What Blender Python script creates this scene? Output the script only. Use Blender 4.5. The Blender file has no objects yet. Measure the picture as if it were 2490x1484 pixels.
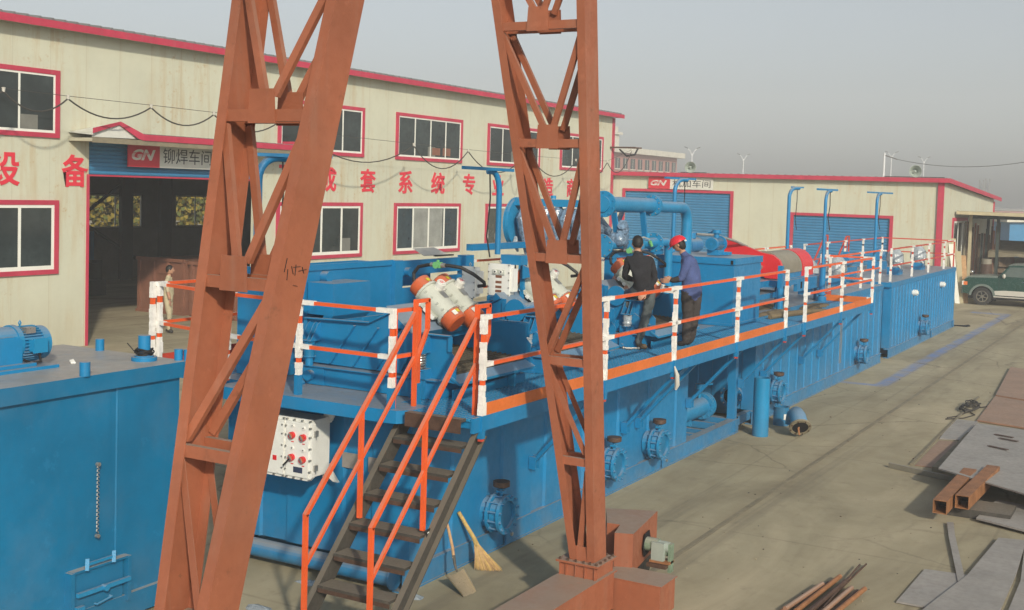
import bpy, bmesh, math, random
from mathutils import Vector, Matrix
R = math.radians
random.seed(7)
SC = bpy.context.scene
COL = SC.collection

# ---------------------------------------------------------------- camera
YAW, PITCH, ROLL, CAMZ = 0.51498, 0.05488, 0.029983, 4.9
def cam_axes():
    f = Vector((math.cos(PITCH)*math.cos(YAW), math.cos(PITCH)*math.sin(YAW), -math.sin(PITCH)))
    r = Vector((math.sin(YAW), -math.cos(YAW), 0)); u = r.cross(f)
    c, s = math.cos(ROLL), math.sin(ROLL)
    return c*r+s*u, -s*r+c*u, -f
cd = bpy.data.cameras.new('camera'); cam = bpy.data.objects.new('camera', cd); COL.objects.link(cam)
_x, _y, _z = cam_axes()
cam.matrix_world = Matrix(((_x.x,_y.x,_z.x,0),(_x.y,_y.y,_z.y,0),(_x.z,_y.z,_z.z,CAMZ),(0,0,0,1)))
cd.sensor_width = 36; cd.lens = 36*2921.5/2490; cd.shift_y = -122/2490
cd.clip_start = 0.1; cd.clip_end = 3000
SC.camera = cam

# ---------------------------------------------------------------- world and sun
SUN_DIR = Vector((0.97, 1.0, -0.68)).normalized()      # direction the light travels
EL = math.asin(-SUN_DIR.z)
AZ = math.atan2(-SUN_DIR.x, -SUN_DIR.y)                # clockwise from +Y
W = bpy.data.worlds.new('World'); SC.world = W; W.use_nodes = True
nt = W.node_tree; bg = nt.nodes['Background']
sky = nt.nodes.new('ShaderNodeTexSky'); sky.sky_type = 'NISHITA'; sky.sun_disc = False
sky.sun_elevation = EL; sky.sun_rotation = AZ
sky.air_density = 1.0; sky.dust_density = 2.6; sky.ozone_density = 1.0
hs = nt.nodes.new('ShaderNodeHueSaturation'); hs.inputs['Saturation'].default_value = 0.34
nt.links.new(sky.outputs[0], hs.inputs['Color'])
tn = nt.nodes.new('ShaderNodeMix'); tn.data_type = 'RGBA'; tn.blend_type = 'MULTIPLY'; tn.inputs[0].default_value = 1.0; tn.inputs[7].default_value = (0.97, 1.02, 1.05, 1)
nt.links.new(hs.outputs[0], tn.inputs[6]); nt.links.new(tn.outputs[2], bg.inputs['Color']); bg.inputs['Strength'].default_value = 0.112
sd = bpy.data.lights.new('sun', 'SUN'); sd.energy = 3.7; sd.angle = R(2.2); sd.color = (1.0, 0.91, 0.74)
so = bpy.data.objects.new('sun', sd); COL.objects.link(so)
so.rotation_euler = SUN_DIR.to_track_quat('-Z', 'Y').to_euler()
so.location = (-30, -40, 40)
SC.view_settings.view_transform = 'Standard'; SC.view_settings.look = 'None'
SC.view_settings.exposure = 0.0; SC.view_settings.gamma = 1.0; SC.view_settings.use_curve_mapping = False
SC.cycles.max_bounces = 6; SC.cycles.volume_bounces = 1

# ---------------------------------------------------------------- materials
MATS = {}
def mat(key, col, rough=0.5, var=0.12, nscale=1.5, dust=0.0, dustcol=(0.33,0.31,0.27), rust=0.0, rustcol=(0.16,0.065,0.02),
        bump=0.15, bscale=60, metal=0.0, streak=0.0, spec=0.4, grime=0.0, wave=0.0, chips=0.0, topcol=None):
    m = bpy.data.materials.new(key); m.use_nodes = True; t = m.node_tree; N = t.nodes; L = t.links
    p = N['Principled BSDF']; p.inputs['Roughness'].default_value = rough; p.inputs['Metallic'].default_value = metal
    p.inputs['Specular IOR Level'].default_value = spec
    g = N.new('ShaderNodeNewGeometry')
    def noise(scale, det=4, rough_=0.6, vec=None):
        n = N.new('ShaderNodeTexNoise'); n.inputs['Scale'].default_value = scale
        n.inputs['Detail'].default_value = det; n.inputs['Roughness'].default_value = rough_
        L.new(vec or g.outputs['Position'], n.inputs['Vector']); return n
    def mr(src, a, b, c, d):
        r = N.new('ShaderNodeMapRange'); L.new(src, r.inputs[0])
        for i, v in enumerate((a, b, c, d)): r.inputs[i+1].default_value = v
        return r.outputs[0]
    def mix(fac, a, b):
        x = N.new('ShaderNodeMix'); x.data_type = 'RGBA'
        if isinstance(fac, float): x.inputs[0].default_value = fac
        else: L.new(fac, x.inputs[0])
        for i, v in ((6, a), (7, b)):
            if isinstance(v, tuple): x.inputs[i].default_value = (*v, 1)
            else: L.new(v, x.inputs[i])
        return x.outputs[2]
    def mul(a, b):
        x = N.new('ShaderNodeMath'); x.operation = 'MULTIPLY'
        for i, v in enumerate((a, b)):
            if isinstance(v, float): x.inputs[i].default_value = v
            else: L.new(v, x.inputs[i])
        return x.outputs[0]
    n1 = noise(nscale); n2 = noise(nscale*9, 5)
    lo = tuple(c*(1-var) for c in col); hi = tuple(min(1, c*(1+var)) for c in col)
    c = mix(mr(n1.outputs[0], .3, .7, 0, 1), lo, hi)
    c = mix(mul(mr(n2.outputs[0], .45, .75, 0, 1), float(var*1.6)), c, tuple(x*0.6 for x in col))
    if streak:
        mp = N.new('ShaderNodeMapping'); mp.inputs['Scale'].default_value = (1, 1, 0.06); L.new(g.outputs['Position'], mp.inputs[0])
        ns = noise(7, 4, .6, mp.outputs[0]); c = mix(mul(mr(ns.outputs[0], .55, .75, 0, 1), float(streak)), c, dustcol)
    if rust:
        nr = noise(nscale*3.1+.7, 6, .7); c = mix(mul(mr(nr.outputs[0], .62, .7, 0, 1), float(rust)), c, rustcol)
    if dust:
        sx = N.new('ShaderNodeSeparateXYZ'); L.new(g.outputs['True Normal'], sx.inputs[0])
        nd = noise(2.2, 5); f = mul(mr(sx.outputs[2], .30, .85, 0, 1), mr(nd.outputs[0], .3, .55, .80, 1))
        c = mix(mul(f, float(dust)), c, topcol or dustcol)
        nd2 = noise(1.3, 6); c = mix(mul(mr(nd2.outputs[0], .5, .8, 0, 1), float(dust*.12)), c, dustcol)
    if chips:
        nc = noise(11, 8, .8); nb = noise(1.1, 3); c = mix(mul(mul(mr(nc.outputs[0], .66, .69, 0, 1), mr(nb.outputs[0], .48, .6, 0, 1)), float(chips)), c, (0.10, 0.055, 0.03))
        c = mix(mul(mr(noise(3.7, 7, .75).outputs[0], .60, .66, 0, 1), .22), c, tuple(min(1, x*1.5+.02) for x in col))
    if grime:
        sz = N.new('ShaderNodeSeparateXYZ'); L.new(g.outputs['Position'], sz.inputs[0])
        ng = noise(2.6, 7, .7); c = mix(mul(mul(mr(sz.outputs[2], 0.0, .75, 1, 0), mr(ng.outputs[0], .35, .6, .15, 1)), float(grime)), c, (0.22, 0.185, 0.13))
        mg = N.new('ShaderNodeMapping'); mg.inputs['Scale'].default_value = (1, 1, .05); L.new(g.outputs['Position'], mg.inputs[0])
        nv = noise(4.5, 6, .7, mg.outputs[0]); c = mix(mul(mr(nv.outputs[0], .60, .72, 0, 1), float(grime*.55)), c, (0.13, 0.12, 0.10))
    L.new(c, p.inputs['Base Color'])
    if bump:
        b = N.new('ShaderNodeBump'); b.inputs['Strength'].default_value = bump; b.inputs['Distance'].default_value = 0.01
        L.new(noise(bscale, 3).outputs[0], b.inputs['Height']); L.new(b.outputs[0], p.inputs['Normal'])
        if wave:
            b2_ = N.new('ShaderNodeBump'); b2_.inputs['Strength'].default_value = wave; b2_.inputs['Distance'].default_value = .05
            L.new(noise(1.7, 2, .4).outputs[0], b2_.inputs['Height']); L.new(b2_.outputs[0], b.inputs['Normal'])
    rr = mr(n2.outputs[0], .3, .7, max(0, rough-.1), min(1, rough+.12)); L.new(rr, p.inputs['Roughness'])
    m['_c'] = 1; MATS[key] = m; m.diffuse_color = (*col, 1)
    return m, t, p, c, noise, mr, mix, mul, g
mat('blue', (0.006, 0.185, 0.405), .38, .10, .9, dust=.85, dustcol=(.25,.27,.30), streak=.04, grime=.28, wave=.35, chips=.28, topcol=(.27,.275,.28))
mat('blue_clean', (0.010, 0.21, 0.42), .36, .12, 2, grime=.15, chips=.5, dust=.55, dustcol=(.27,.29,.33))
mat('blue_old', (0.004, 0.145, 0.30), .38, .12, .7, dust=1.0, dustcol=(.28,.27,.26), streak=.02, grime=.16, wave=.7, chips=.2, topcol=(.33,.315,.29))
mat('steel_orange', (0.305, 0.098, 0.048), .52, .16, 1.2, wave=.25, chips=.9, dust=.9, dustcol=(.30,.24,.19), rust=.45, rustcol=(.12,.05,.025), streak=.16)
mat('rail_orange', (0.74, 0.105, 0.022), .42, .1, 3, dust=.55, dustcol=(.36,.26,.2))
mat('toe_orange', (0.62, 0.15, 0.03), .5, .12, 2, dust=.4)
mat('rail_red', (0.52, 0.06, 0.035), .45, .1, 3)
mat('tape', (0.76, 0.74, 0.70), .6, .1, 9, bump=1.0, bscale=28)
mat('white_paint', (0.74, 0.74, 0.70), .38, .05, 3, dust=.15)
mat('grey_paint', (0.50, 0.52, 0.46), .4, .08, 6, dust=.25, streak=.05)
mat('cap_orange', (0.52, 0.10, 0.03), .45, .1, 5, dust=.25)
mat('yellow', (0.62, 0.52, 0.03), .5)
mat('green_pale', (0.14, 0.42, 0.16), .5)
mat('rubber', (0.018, 0.018, 0.02), .6)
mat('black', (0.012, 0.012, 0.013), .5)
mat('hole', (0.006, 0.006, 0.008), .9)
mat('steel', (0.42, 0.41, 0.38), .35, .15, 6, metal=.7)
mat('spring_steel', (0.62, 0.60, 0.55), .25, .12, 9, metal=.9, bump=0)
mat('dark_steel', (0.055, 0.05, 0.043), .6, .25, 3, dust=.75, dustcol=(.20,.17,.13), rust=.5, rustcol=(.09,.05,.03), streak=.3)
mat('brown_iron', (0.08, 0.045, 0.03), .6, .3, 9, rust=.6)
mat('sheet_steel', (0.27, 0.25, 0.235), .5, .25, 1.3, wave=.4, rust=.5, rustcol=(.19,.13,.10), dust=.35)
mat('sheet_rust', (0.29, 0.16, 0.10), .7, .18, 1.5, rust=.5, rustcol=(.2,.11,.07), dust=.3)
mat('motor_green', (0.17, 0.23, 0.16), .6, .3, 9, rust=.6, dust=.6)
mat('tube_rust', (0.27, 0.12, 0.05), .6, .28, 5, rust=.7)
mat('trim', (0.46, 0.035, 0.075), .5, .12, 2, streak=.1)
mat('letter_red', (0.66, 0.03, 0.055), .45, .08, 3)
mat('logo_red', (0.55, 0.03, 0.05), .4, .05, 3)
mat('sign_white', (0.60, 0.60, 0.55), .4, .06, 3, streak=.08)
mat('sign_black', (0.03, 0.03, 0.035), .5)
mat('upvc', (0.74, 0.74, 0.68), .4, .05, 3)
mat('glass', (0.032, 0.042, 0.042), .06, .5, .6, bump=0, spec=.6)
mat('curtain', (0.26, 0.27, 0.25), .9, .2, 2)
mat('shutter', (0.035, 0.19, 0.37), .40, .1, 1, dust=.12, dustcol=(.3,.3,.28), streak=.06)
mat('roof_grey', (0.17, 0.17, 0.17), .5, .15, 1)
mat('soffit', (0.42, 0.40, 0.30), .6)
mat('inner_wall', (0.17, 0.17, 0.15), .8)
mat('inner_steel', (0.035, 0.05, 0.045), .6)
mat('cabinet', (0.22, 0.095, 0.06), .6, .15, 2)
mat('cover_grey', (0.22, 0.20, 0.155), .65, .12, 5, dust=.3)
mat('decanter_red', (0.62, 0.022, 0.028), .35, .08, 3)
mat('mud', (0.17, 0.13, 0.075), .8, .25, 5)
mat('plastic_wrap', (0.33, 0.37, 0.40), .22, .25, 14, bump=1.0, bscale=22, spec=.8)
mat('wrap_blue', (0.16, 0.24, 0.34), .15, .6, 16, bump=1.0, bscale=30, spec=.9)
mat('screen', (0.10, 0.085, 0.06), .7, .3, 20)
mat('wood', (0.50, 0.30, 0.15), .6, .2, 8)
mat('straw', (0.50, 0.34, 0.12), .8, .3, 20)
mat('shovel', (0.52, 0.42, 0.28), .35, .15, 5, metal=.5)
mat('rope', (0.05, 0.045, 0.04), .8)
mat('skin', (0.42, 0.22, 0.14), .55, .08, 6, bump=0)
mat('hair', (0.012, 0.010, 0.009), .6, .3, 60)
mat('cloth_black', (0.016, 0.016, 0.020), .9, .3, 7, bump=.5, bscale=25)
mat('cloth_jeans', (0.075, 0.090, 0.095), .9, .35, 6, bump=.5, bscale=25)
mat('cloth_navy', (0.03, 0.045, 0.09), .9, .3, 6)
mat('cloth_blue', (0.060, 0.085, 0.21), .85, .2, 6, bump=.5, bscale=25)
mat('cloth_dark', (0.045, 0.038, 0.036), .9, .3, 6)
mat('cloth_pink', (0.36, 0.19, 0.17), .9, .2, 6)
mat('cloth_tan', (0.44, 0.38, 0.25), .9, .2, 6)
mat('shoe', (0.12, 0.085, 0.05), .8, .3, 12)
mat('shoe_dark', (0.03, 0.026, 0.025), .6)
mat('helmet', (0.58, 0.02, 0.035), .25, .05, 4)
mat('car_green', (0.012, 0.055, 0.043), .22, .1, 2, dust=.5, dustcol=(.30,.31,.29), spec=.6)
mat('car_grey', (0.14, 0.175, 0.16), .35, .1, 3, dust=.2)
mat('car_silver', (0.50, 0.48, 0.43), .35, .06, 3)
mat('car_glass', (0.11, 0.14, 0.13), .08, .2, 2, bump=0, spec=.7)
mat('chrome', (0.65, 0.65, 0.65), .15, .05, 4, metal=1.0, bump=0)
mat('tyre', (0.028, 0.027, 0.025), .85, .2, 10, dust=.3)
mat('far_wall', (0.55, 0.53, 0.46), .7)
mat('far_brick', (0.34, 0.17, 0.15), .8)
mat('lamp_white', (0.62, 0.63, 0.64), .5)
mat('horn', (0.30, 0.34, 0.30), .45, .1, 4)
mat('tarp', (0.22, 0.19, 0.13), .8, .2, 3)
mat('junk', (0.12, 0.085, 0.055), .9, .4, 4, bump=1.0, bscale=8)
mat('canopy_sheet', (0.46, 0.40, 0.26), .6, .1, 2)
mat('bark', (0.09, 0.07, 0.05), .9)
mat('foliage', (0.26, 0.20, 0.03), .8, .4, 3, bump=0)
mat('foliage_green', (0.13, 0.15, 0.04), .8, .4, 3, bump=0)

def wall_material():
    m, t, p, c, noise, mr, mix, mul, g = mat('cream', (0.53, 0.53, 0.42), .5, .05, .6, bump=.1, bscale=30)
    N, L = t.nodes, t.links
    s = N.new('ShaderNodeSeparateXYZ'); L.new(g.outputs['Position'], s.inputs[0])
    ad = N.new('ShaderNodeMath'); ad.operation = 'ADD'; L.new(s.outputs[0], ad.inputs[0]); L.new(s.outputs[1], ad.inputs[1])
    def fr(x, pitch):
        d = N.new('ShaderNodeMath'); d.operation = 'DIVIDE'; L.new(x, d.inputs[0]); d.inputs[1].default_value = pitch
        f = N.new('ShaderNodeMath'); f.operation = 'FRACT'; L.new(d.outputs[0], f.inputs[0]); return f.outputs[0]
    seam = fr(ad.outputs[0], 1.23)
    fine = fr(ad.outputs[0], 0.205)
    mp = N.new('ShaderNodeMapping'); mp.inputs['Scale'].default_value = (1, 1, 0.10); L.new(g.outputs['Position'], mp.inputs[0])
    st = noise(3.2, 6, .7, mp.outputs[0]); big = noise(.33, 3)
    stf = mul(mul(mr(st.outputs[0], .48, .68, 0, 1), mr(big.outputs[0], .40, .60, .05, 1)), .48)
    c2 = mix(stf, c, (0.42, 0.27, 0.10))
    sp = noise(5.5, 7, .75); c2 = mix(mul(mul(mr(sp.outputs[0], .58, .70, 0, 1), mr(big.outputs[0], .46, .58, 0, 1)), .75), c2, (0.40, 0.24, 0.08))
    near = mul(mr(seam, 0.0, .10, 1, 0), mr(st.outputs[0], .4, .6, 0, .42))
    c2 = mix(mul(near, .55), c2, (0.42, 0.30, 0.14))
    c2 = mix(mul(mr(seam, .004, .02, 1, 0), .32), c2, (0.30, 0.26, 0.17))
    c2 = mix(mul(mr(fine, .0, .05, 1, 0), .05), c2, (0.40, 0.36, 0.24))
    low = noise(1.1, 5, .6, mp.outputs[0])
    c2 = mix(mul(mul(mr(s.outputs[2], 0, 1.6, 1, 0), mr(low.outputs[0], .4, .65, 0, 1)), .45), c2, (0.36, 0.30, 0.20))
    L.new(c2, p.inputs['Base Color'])
wall_material()

def ground_material():
    m, t, p, c, noise, mr, mix, mul, g = mat('concrete', (0.335, 0.295, 0.20), .85, .10, .35, bump=.25, bscale=18, spec=.25)
    N, L = t.nodes, t.links
    s = N.new('ShaderNodeSeparateXYZ'); L.new(g.outputs['Position'], s.inputs[0])
    mp = N.new('ShaderNodeMapping'); mp.inputs['Scale'].default_value = (.35, 1.0, 1); mp.inputs['Rotation'].default_value = (0, 0, .15)
    L.new(g.outputs['Position'], mp.inputs[0])
    a = noise(.62, 8, .60, mp.outputs[0]); a.inputs['Distortion'].default_value = 1.1
    b = noise(2.3, 8, .7); d = noise(.12, 3)
    c2 = mix(mul(mr(a.outputs[0], .50, .70, 0, 1), .62), c, (0.165, 0.14, 0.095))
    c2 = mix(mul(mr(a.outputs[0], .30, .48, 1, 0), .55), c2, (0.50, 0.43, 0.30))
    c2 = mix(mul(mr(b.outputs[0], .56, .70, 0, 1), .35), c2, (0.15, 0.125, 0.095))
    c2 = mix(mul(mr(d.outputs[0], .4, .65, 0, 1), .30), c2, (0.36, 0.30, 0.20))
    sp = noise(34, 3, .6); c2 = mix(mul(mr(sp.outputs[0], .66, .74, 0, 1), .5), c2, (0.08, 0.07, 0.06))
    # tyre smears beside the rail
    mp2 = N.new('ShaderNodeMapping'); mp2.inputs['Scale'].default_value = (.05, 1.6, 1); mp2.inputs['Rotation'].default_value = (0, 0, .03)
    L.new(g.outputs['Position'], mp2.inputs[0]); e = noise(1.3, 5, .6, mp2.outputs[0]); e.inputs['Distortion'].default_value = .6
    c2 = mix(mul(mr(e.outputs[0], .55, .68, 0, 1), .32), c2, (0.12, 0.105, 0.085))
    # blue overspray outline left on the floor
    def band(o, lo, hi, f=.12):
        return mul(mr(o, lo-f, lo, 0, 1), mr(o, hi, hi+f, 1, 0))
    ns = noise(1.6, 5, .65)
    k1 = mul(band(s.outputs[0], 32.3, 57.0), band(s.outputs[1], 6.86, 7.06, .14))
    k2 = mul(band(s.outputs[0], 32.15, 32.35, .1), band(s.outputs[1], 6.95, 7.95))
    k3 = mul(band(s.outputs[0], 56.6, 57.1, .3), band(s.outputs[1], 6.95, 8.4))
    ad = N.new('ShaderNodeMath'); ad.operation = 'ADD'; L.new(k1, ad.inputs[0]); L.new(k2, ad.inputs[1])
    ad2 = N.new('ShaderNodeMath'); ad2.operation = 'ADD'; ad2.use_clamp = True; L.new(ad.outputs[0], ad2.inputs[0]); L.new(k3, ad2.inputs[1])
    c2 = mix(mul(ad2.outputs[0], mr(ns.outputs[0], .35, .6, .12, .7)), c2, (0.12, 0.22, 0.48))
    # damp dark halo of old dirt beside the crane rail
    c2 = mix(mul(band(s.outputs[1], 5.78, 5.96, .22), mr(ns.outputs[0], .3, .6, .05, .28)), c2, (0.17, 0.13, 0.08))
    def line(o, pitch, off):
        a_ = N.new('ShaderNodeMath'); a_.operation = 'ADD'; L.new(o, a_.inputs[0]); a_.inputs[1].default_value = off
        w_ = N.new('ShaderNodeMath'); w_.operation = 'PINGPONG'; L.new(a_.outputs[0], w_.inputs[0]); w_.inputs[1].default_value = pitch/2
        return mr(w_.outputs[0], .012, .035, 1, 0)
    j1 = N.new('ShaderNodeMath'); j1.operation = 'MAXIMUM'; L.new(line(s.outputs[0], 6.0, 1.3), j1.inputs[0]); L.new(line(s.outputs[1], 4.5, 2.2), j1.inputs[1])
    c2 = mix(mul(j1.outputs[0], mr(ns.outputs[0], .3, .6, .05, .30)), c2, (0.13, 0.11, 0.08))
    ck = N.new('ShaderNodeTexVoronoi'); ck.feature = 'DISTANCE_TO_EDGE'; ck.inputs['Scale'].default_value = .33
    wn_ = noise(1.2, 5, .7); va = N.new('ShaderNodeMix'); va.data_type = 'VECTOR'; va.inputs[0].default_value = .25
    L.new(g.outputs['Position'], va.inputs[4]); L.new(wn_.outputs[1], va.inputs[5]); L.new(va.outputs[1], ck.inputs['Vector'])
    c2 = mix(mul(mul(mr(ck.outputs[0], .0, .008, 1, 0), mr(d.outputs[0], .42, .55, 0, 1)), .55), c2, (0.09, 0.08, 0.06))
    L.new(c2, p.inputs['Base Color'])
ground_material()

# ---------------------------------------------------------------- helpers
def V(*a): return Vector(a)
class MB:
    def __init__(s, m='blue'): s.v, s.f, s.k, s.m = [], [], [], m
    def face(s, pts, m=None):
        n = len(s.v); s.v += [Vector(p) for p in pts]; s.f.append(tuple(range(n, n+len(pts)))); s.k.append(m or s.m)
    def _q(s, vs, fs, m):
        n = len(s.v); s.v += [Vector(p) for p in vs]
        for f in fs: s.f.append(tuple(n+i for i in f)); s.k.append(m or s.m)
    BF = ((0,3,2,1),(4,5,6,7),(0,1,5,4),(1,2,6,5),(2,3,7,6),(3,0,4,7))
    def box(s, x0, x1, y0, y1, z0, z1, m=None):
        s._q([(x0,y0,z0),(x1,y0,z0),(x1,y1,z0),(x0,y1,z0),(x0,y0,z1),(x1,y0,z1),(x1,y1,z1),(x0,y1,z1)], s.BF, m); return s
    def bar(s, a, b, w, h, m=None, up=(0,0,1), off=(0,0)):
        a, b = Vector(a), Vector(b); d = (b-a).normalized(); u = Vector(up)
        if abs(d.dot(u)) > .98: u = Vector((1,0,0)) if abs(d.x) < .9 else Vector((0,1,0))
        r = d.cross(u).normalized(); u = r.cross(d).normalized()
        o = r*off[0]+u*off[1]; a, b = a+o, b+o
        c = [(-w/2,-h/2),(w/2,-h/2),(w/2,h/2),(-w/2,h/2)]
        s._q([a+r*p+u*q for p,q in c]+[b+r*p+u*q for p,q in c], ((0,1,2,3),(7,6,5,4),(4,5,1,0),(5,6,2,1),(6,7,3,2),(7,4,0,3)), m); return s
    def cyl(s, a, b, r, r2=None, n=16, m=None, caps=True):
        a, b = Vector(a), Vector(b); r2 = r if r2 is None else r2
        d = (b-a).normalized(); u = Vector((0,0,1)) if abs(d.z) < .9 else Vector((1,0,0))
        p = d.cross(u).normalized(); q = d.cross(p)
        A = [a+(p*math.cos(t)+q*math.sin(t))*r for t in [2*math.pi*i/n for i in range(n)]]
        B = [b+(p*math.cos(t)+q*math.sin(t))*r2 for t in [2*math.pi*i/n for i in range(n)]]
        fs = [(i,(i+1)%n,n+(i+1)%n,n+i) for i in range(n)]
        if caps: fs += [tuple(range(n-1,-1,-1)), tuple(range(n,2*n))]
        s._q(A+B, fs, m); return s
    def pipe(s, a, b, r, ri, n=20, m=None, mi='hole'):          # open hollow end at a
        a, b = Vector(a), Vector(b); d = (b-a).normalized()
        s.cyl(a, b, r, n=n, m=m, caps=False); s.cyl(a, b, ri, n=n, m=mi, caps=False)
        s.ring(a, d, r, ri, n, m); s.cyl(b-d*.002, b, r, n=n, m=m)
    def ring(s, c, d, r, ri, n=20, m=None):
        c, d = Vector(c), Vector(d).normalized(); u = Vector((0,0,1)) if abs(d.z) < .9 else Vector((1,0,0))
        p = d.cross(u).normalized(); q = d.cross(p)
        P = [c+(p*math.cos(t)+q*math.sin(t))*r for t in [2*math.pi*i/n for i in range(n)]]
        Q = [c+(p*math.cos(t)+q*math.sin(t))*ri for t in [2*math.pi*i/n for i in range(n)]]
        s._q(P+Q, [(i,(i+1)%n,n+(i+1)%n,n+i) for i in range(n)], m)
    def flange(s, c, d, r, t, n=20, bolts=8, m=None, mb='steel', ri=None):
        c, d = Vector(c), Vector(d).normalized()
        if ri:
            s.cyl(c-d*t/2, c+d*t/2, r, n=n, m=m, caps=False); s.cyl(c-d*t/2, c+d*t/2, ri, n=n, m=m, caps=False)
            s.ring(c-d*t/2, d, r, ri, n, m); s.ring(c+d*t/2, d, r, ri, n, m)
        else: s.cyl(c-d*t/2, c+d*t/2, r, n=n, m=m)
        u = Vector((0,0,1)) if abs(d.z) < .9 else Vector((1,0,0)); p = d.cross(u).normalized(); q = d.cross(p)
        for i in range(bolts):
            a = 2*math.pi*(i+.5)/bolts; k = c+(p*math.cos(a)+q*math.sin(a))*r*.87
            s.cyl(k-d*(t/2+.018), k+d*(t/2+.018), max(.009, r*.065), n=6, m=mb)
    def tube(s, pts, r, n=8, m=None, caps=True, rs=None):
        P = [Vector(p) for p in pts]; k = len(P); rings = []
        t0 = (P[1]-P[0]).normalized(); u = Vector((0,0,1)) if abs(t0.z) < .9 else Vector((1,0,0))
        p = t0.cross(u).normalized()
        for i in range(k):
            t = ((P[min(i+1,k-1)]-P[i]).normalized()+(P[i]-P[max(i-1,0)]).normalized())
            t = t.normalized() if t.length > 1e-6 else t0
            p = (p-t*p.dot(t)).normalized(); q = t.cross(p); rr = rs[i] if rs else r
            rings += [P[i]+(p*math.cos(a)+q*math.sin(a))*rr for a in [2*math.pi*j/n for j in range(n)]]
        fs = [(i*n+j, i*n+(j+1)%n, (i+1)*n+(j+1)%n, (i+1)*n+j) for i in range(k-1) for j in range(n)]
        if caps: fs += [tuple(range(n-1,-1,-1)), tuple(range((k-1)*n, k*n))]
        s._q(rings, fs, m); return s
    def prism(s, poly, vec, m=None, mcap=None):
        P = [Vector(p) for p in poly]; w = Vector(vec); n = len(P)
        nrm = Vector((0,0,0))
        for i in range(n): nrm += P[i].cross(P[(i+1)%n])
        if nrm.dot(w) > 0: P = P[::-1]
        s._q(P+[p+w for p in P], [(i,n+i,n+(i+1)%n,(i+1)%n) for i in range(n)], m)
        k = len(s.v)-2*n; s.f += [tuple(range(k,k+n)), tuple(range(k+2*n-1,k+n-1,-1))]; s.k += [mcap or m or s.m]*2; return s
    def chan(s, a, b, depth, fl, th, dirw, dirf, m=None):
        # channel section from a to b: web of `depth` along dirw, flanges `fl` along dirf
        a, b, w, f = Vector(a), Vector(b), Vector(dirw).normalized(), Vector(dirf).normalized()
        poly = [V(0,0,0), w*depth, w*depth+f*fl, w*(depth-th)+f*fl, w*(depth-th)+f*th, w*th+f*th, w*th+f*fl, f*fl]
        s.prism([a+q for q in poly], b-a, m)
    def ball(s, c, r, m=None, nu=14, nv=9, sc=(1,1,1), rot=None):
        c = Vector(c); vs = []
        for j in range(nv+1):
            th = math.pi*j/nv
            for i in range(nu):
                ph = 2*math.pi*i/nu
                q = Vector((math.sin(th)*math.cos(ph)*sc[0], math.sin(th)*math.sin(ph)*sc[1], math.cos(th)*sc[2]))*r
                vs.append(c+(rot@q if rot else q))
        s._q(vs, [(j*nu+i, (j+1)*nu+i, (j+1)*nu+(i+1)%nu, j*nu+(i+1)%nu) for j in range(nv) for i in range(nu)], m)
    def build(s, name, parent=None, ang=32, label=None):
        me = bpy.data.meshes.new(name); o = bpy.data.objects.new(name, me); COL.objects.link(o)
        loc = parent.matrix_basis.translation if False else (ORG.get(parent.name, V(0,0,0)) if parent else V(0,0,0))
        me.from_pydata([v-loc for v in s.v], [], s.f)
        ks = []
        for k in s.k:
            if k not in ks: ks.append(k)
        for k in ks: me.materials.append(MATS[k])
        idx = {k: i for i, k in enumerate(ks)}
        me.polygons.foreach_set('material_index', [idx[k] for k in s.k])
        me.polygons.foreach_set('use_smooth', [True]*len(s.f))
        me.validate(); me.update()
        bm = bmesh.new(); bm.from_mesh(me); bmesh.ops.recalc_face_normals(bm, faces=bm.faces); bm.to_mesh(me); bm.free()
        me.set_sharp_from_angle(angle=R(ang))
        if parent: o.parent = parent; ORG[o.name] = loc
        if label: o['label'] = label
        return o
ORG = {}
def thing(name, label, cat, loc, group=None):
    o = bpy.data.objects.new(name, None); COL.objects.link(o); o.location = loc; o.empty_display_size = .3
    o['label'] = label; o['category'] = cat
    if group: o['group'] = group
    ORG[o.name] = Vector(loc); return o
def tag(o, label, cat, group=None):
    o['label'] = label; o['category'] = cat
    if group: o['group'] = group
    return o
def struct(o): o['kind'] = 'structure'; return o
def dup(root, off, label, group=None, rz=0):
    def cp(o, parent):
        c = o.copy(); COL.objects.link(c); c.parent = parent
        for ch in list(o.children): cp(ch, c)
        return c
    r = cp(root, None); r.location = Vector(root.location)+Vector(off); r.rotation_euler.z = rz
    r['label'] = label
    if group: r['group'] = group
    ORG[r.name] = Vector(r.location); return r

def text_mesh(name, s, parent, x0, x1, z0, z1, org, ux, uz, mkey, ext=.015, bold=0.0, shear=0.0, label=None):
    cu = bpy.data.curves.new(name, 'FONT'); cu.body = s; cu.extrude = ext; cu.offset = bold; cu.shear = shear
    cu.resolution_u = 3
    o = bpy.data.objects.new(name, cu); COL.objects.link(o)
    bpy.context.view_layer.update()
    me = bpy.data.meshes.new_from_object(o.evaluated_get(bpy.context.evaluated_depsgraph_get()))
    bpy.data.objects.remove(o); bpy.data.curves.remove(cu)
    xs = [v.co.x for v in me.vertices]; ys = [v.co.y for v in me.vertices]
    a, b, c, d = min(xs), max(xs), min(ys), max(ys)
    ux, uz, org = Vector(ux), Vector(uz), Vector(org); n = ux.cross(uz)
    loc = ORG.get(parent.name, V(0,0,0)) if parent else V(0,0,0)
    for v in me.vertices:
        v.co = org + ux*(x0+(v.co.x-a)/(b-a)*(x1-x0)) + uz*(z0+(v.co.y-c)/(d-c)*(z1-z0)) + n*v.co.z - loc
    me.materials.clear(); me.materials.append(MATS[mkey]); me.name = name
    ob = bpy.data.objects.new(name, me); COL.objects.link(ob)
    if parent: ob.parent = parent; ORG[ob.name] = loc
    if label: ob['label'] = label
    return ob

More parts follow.
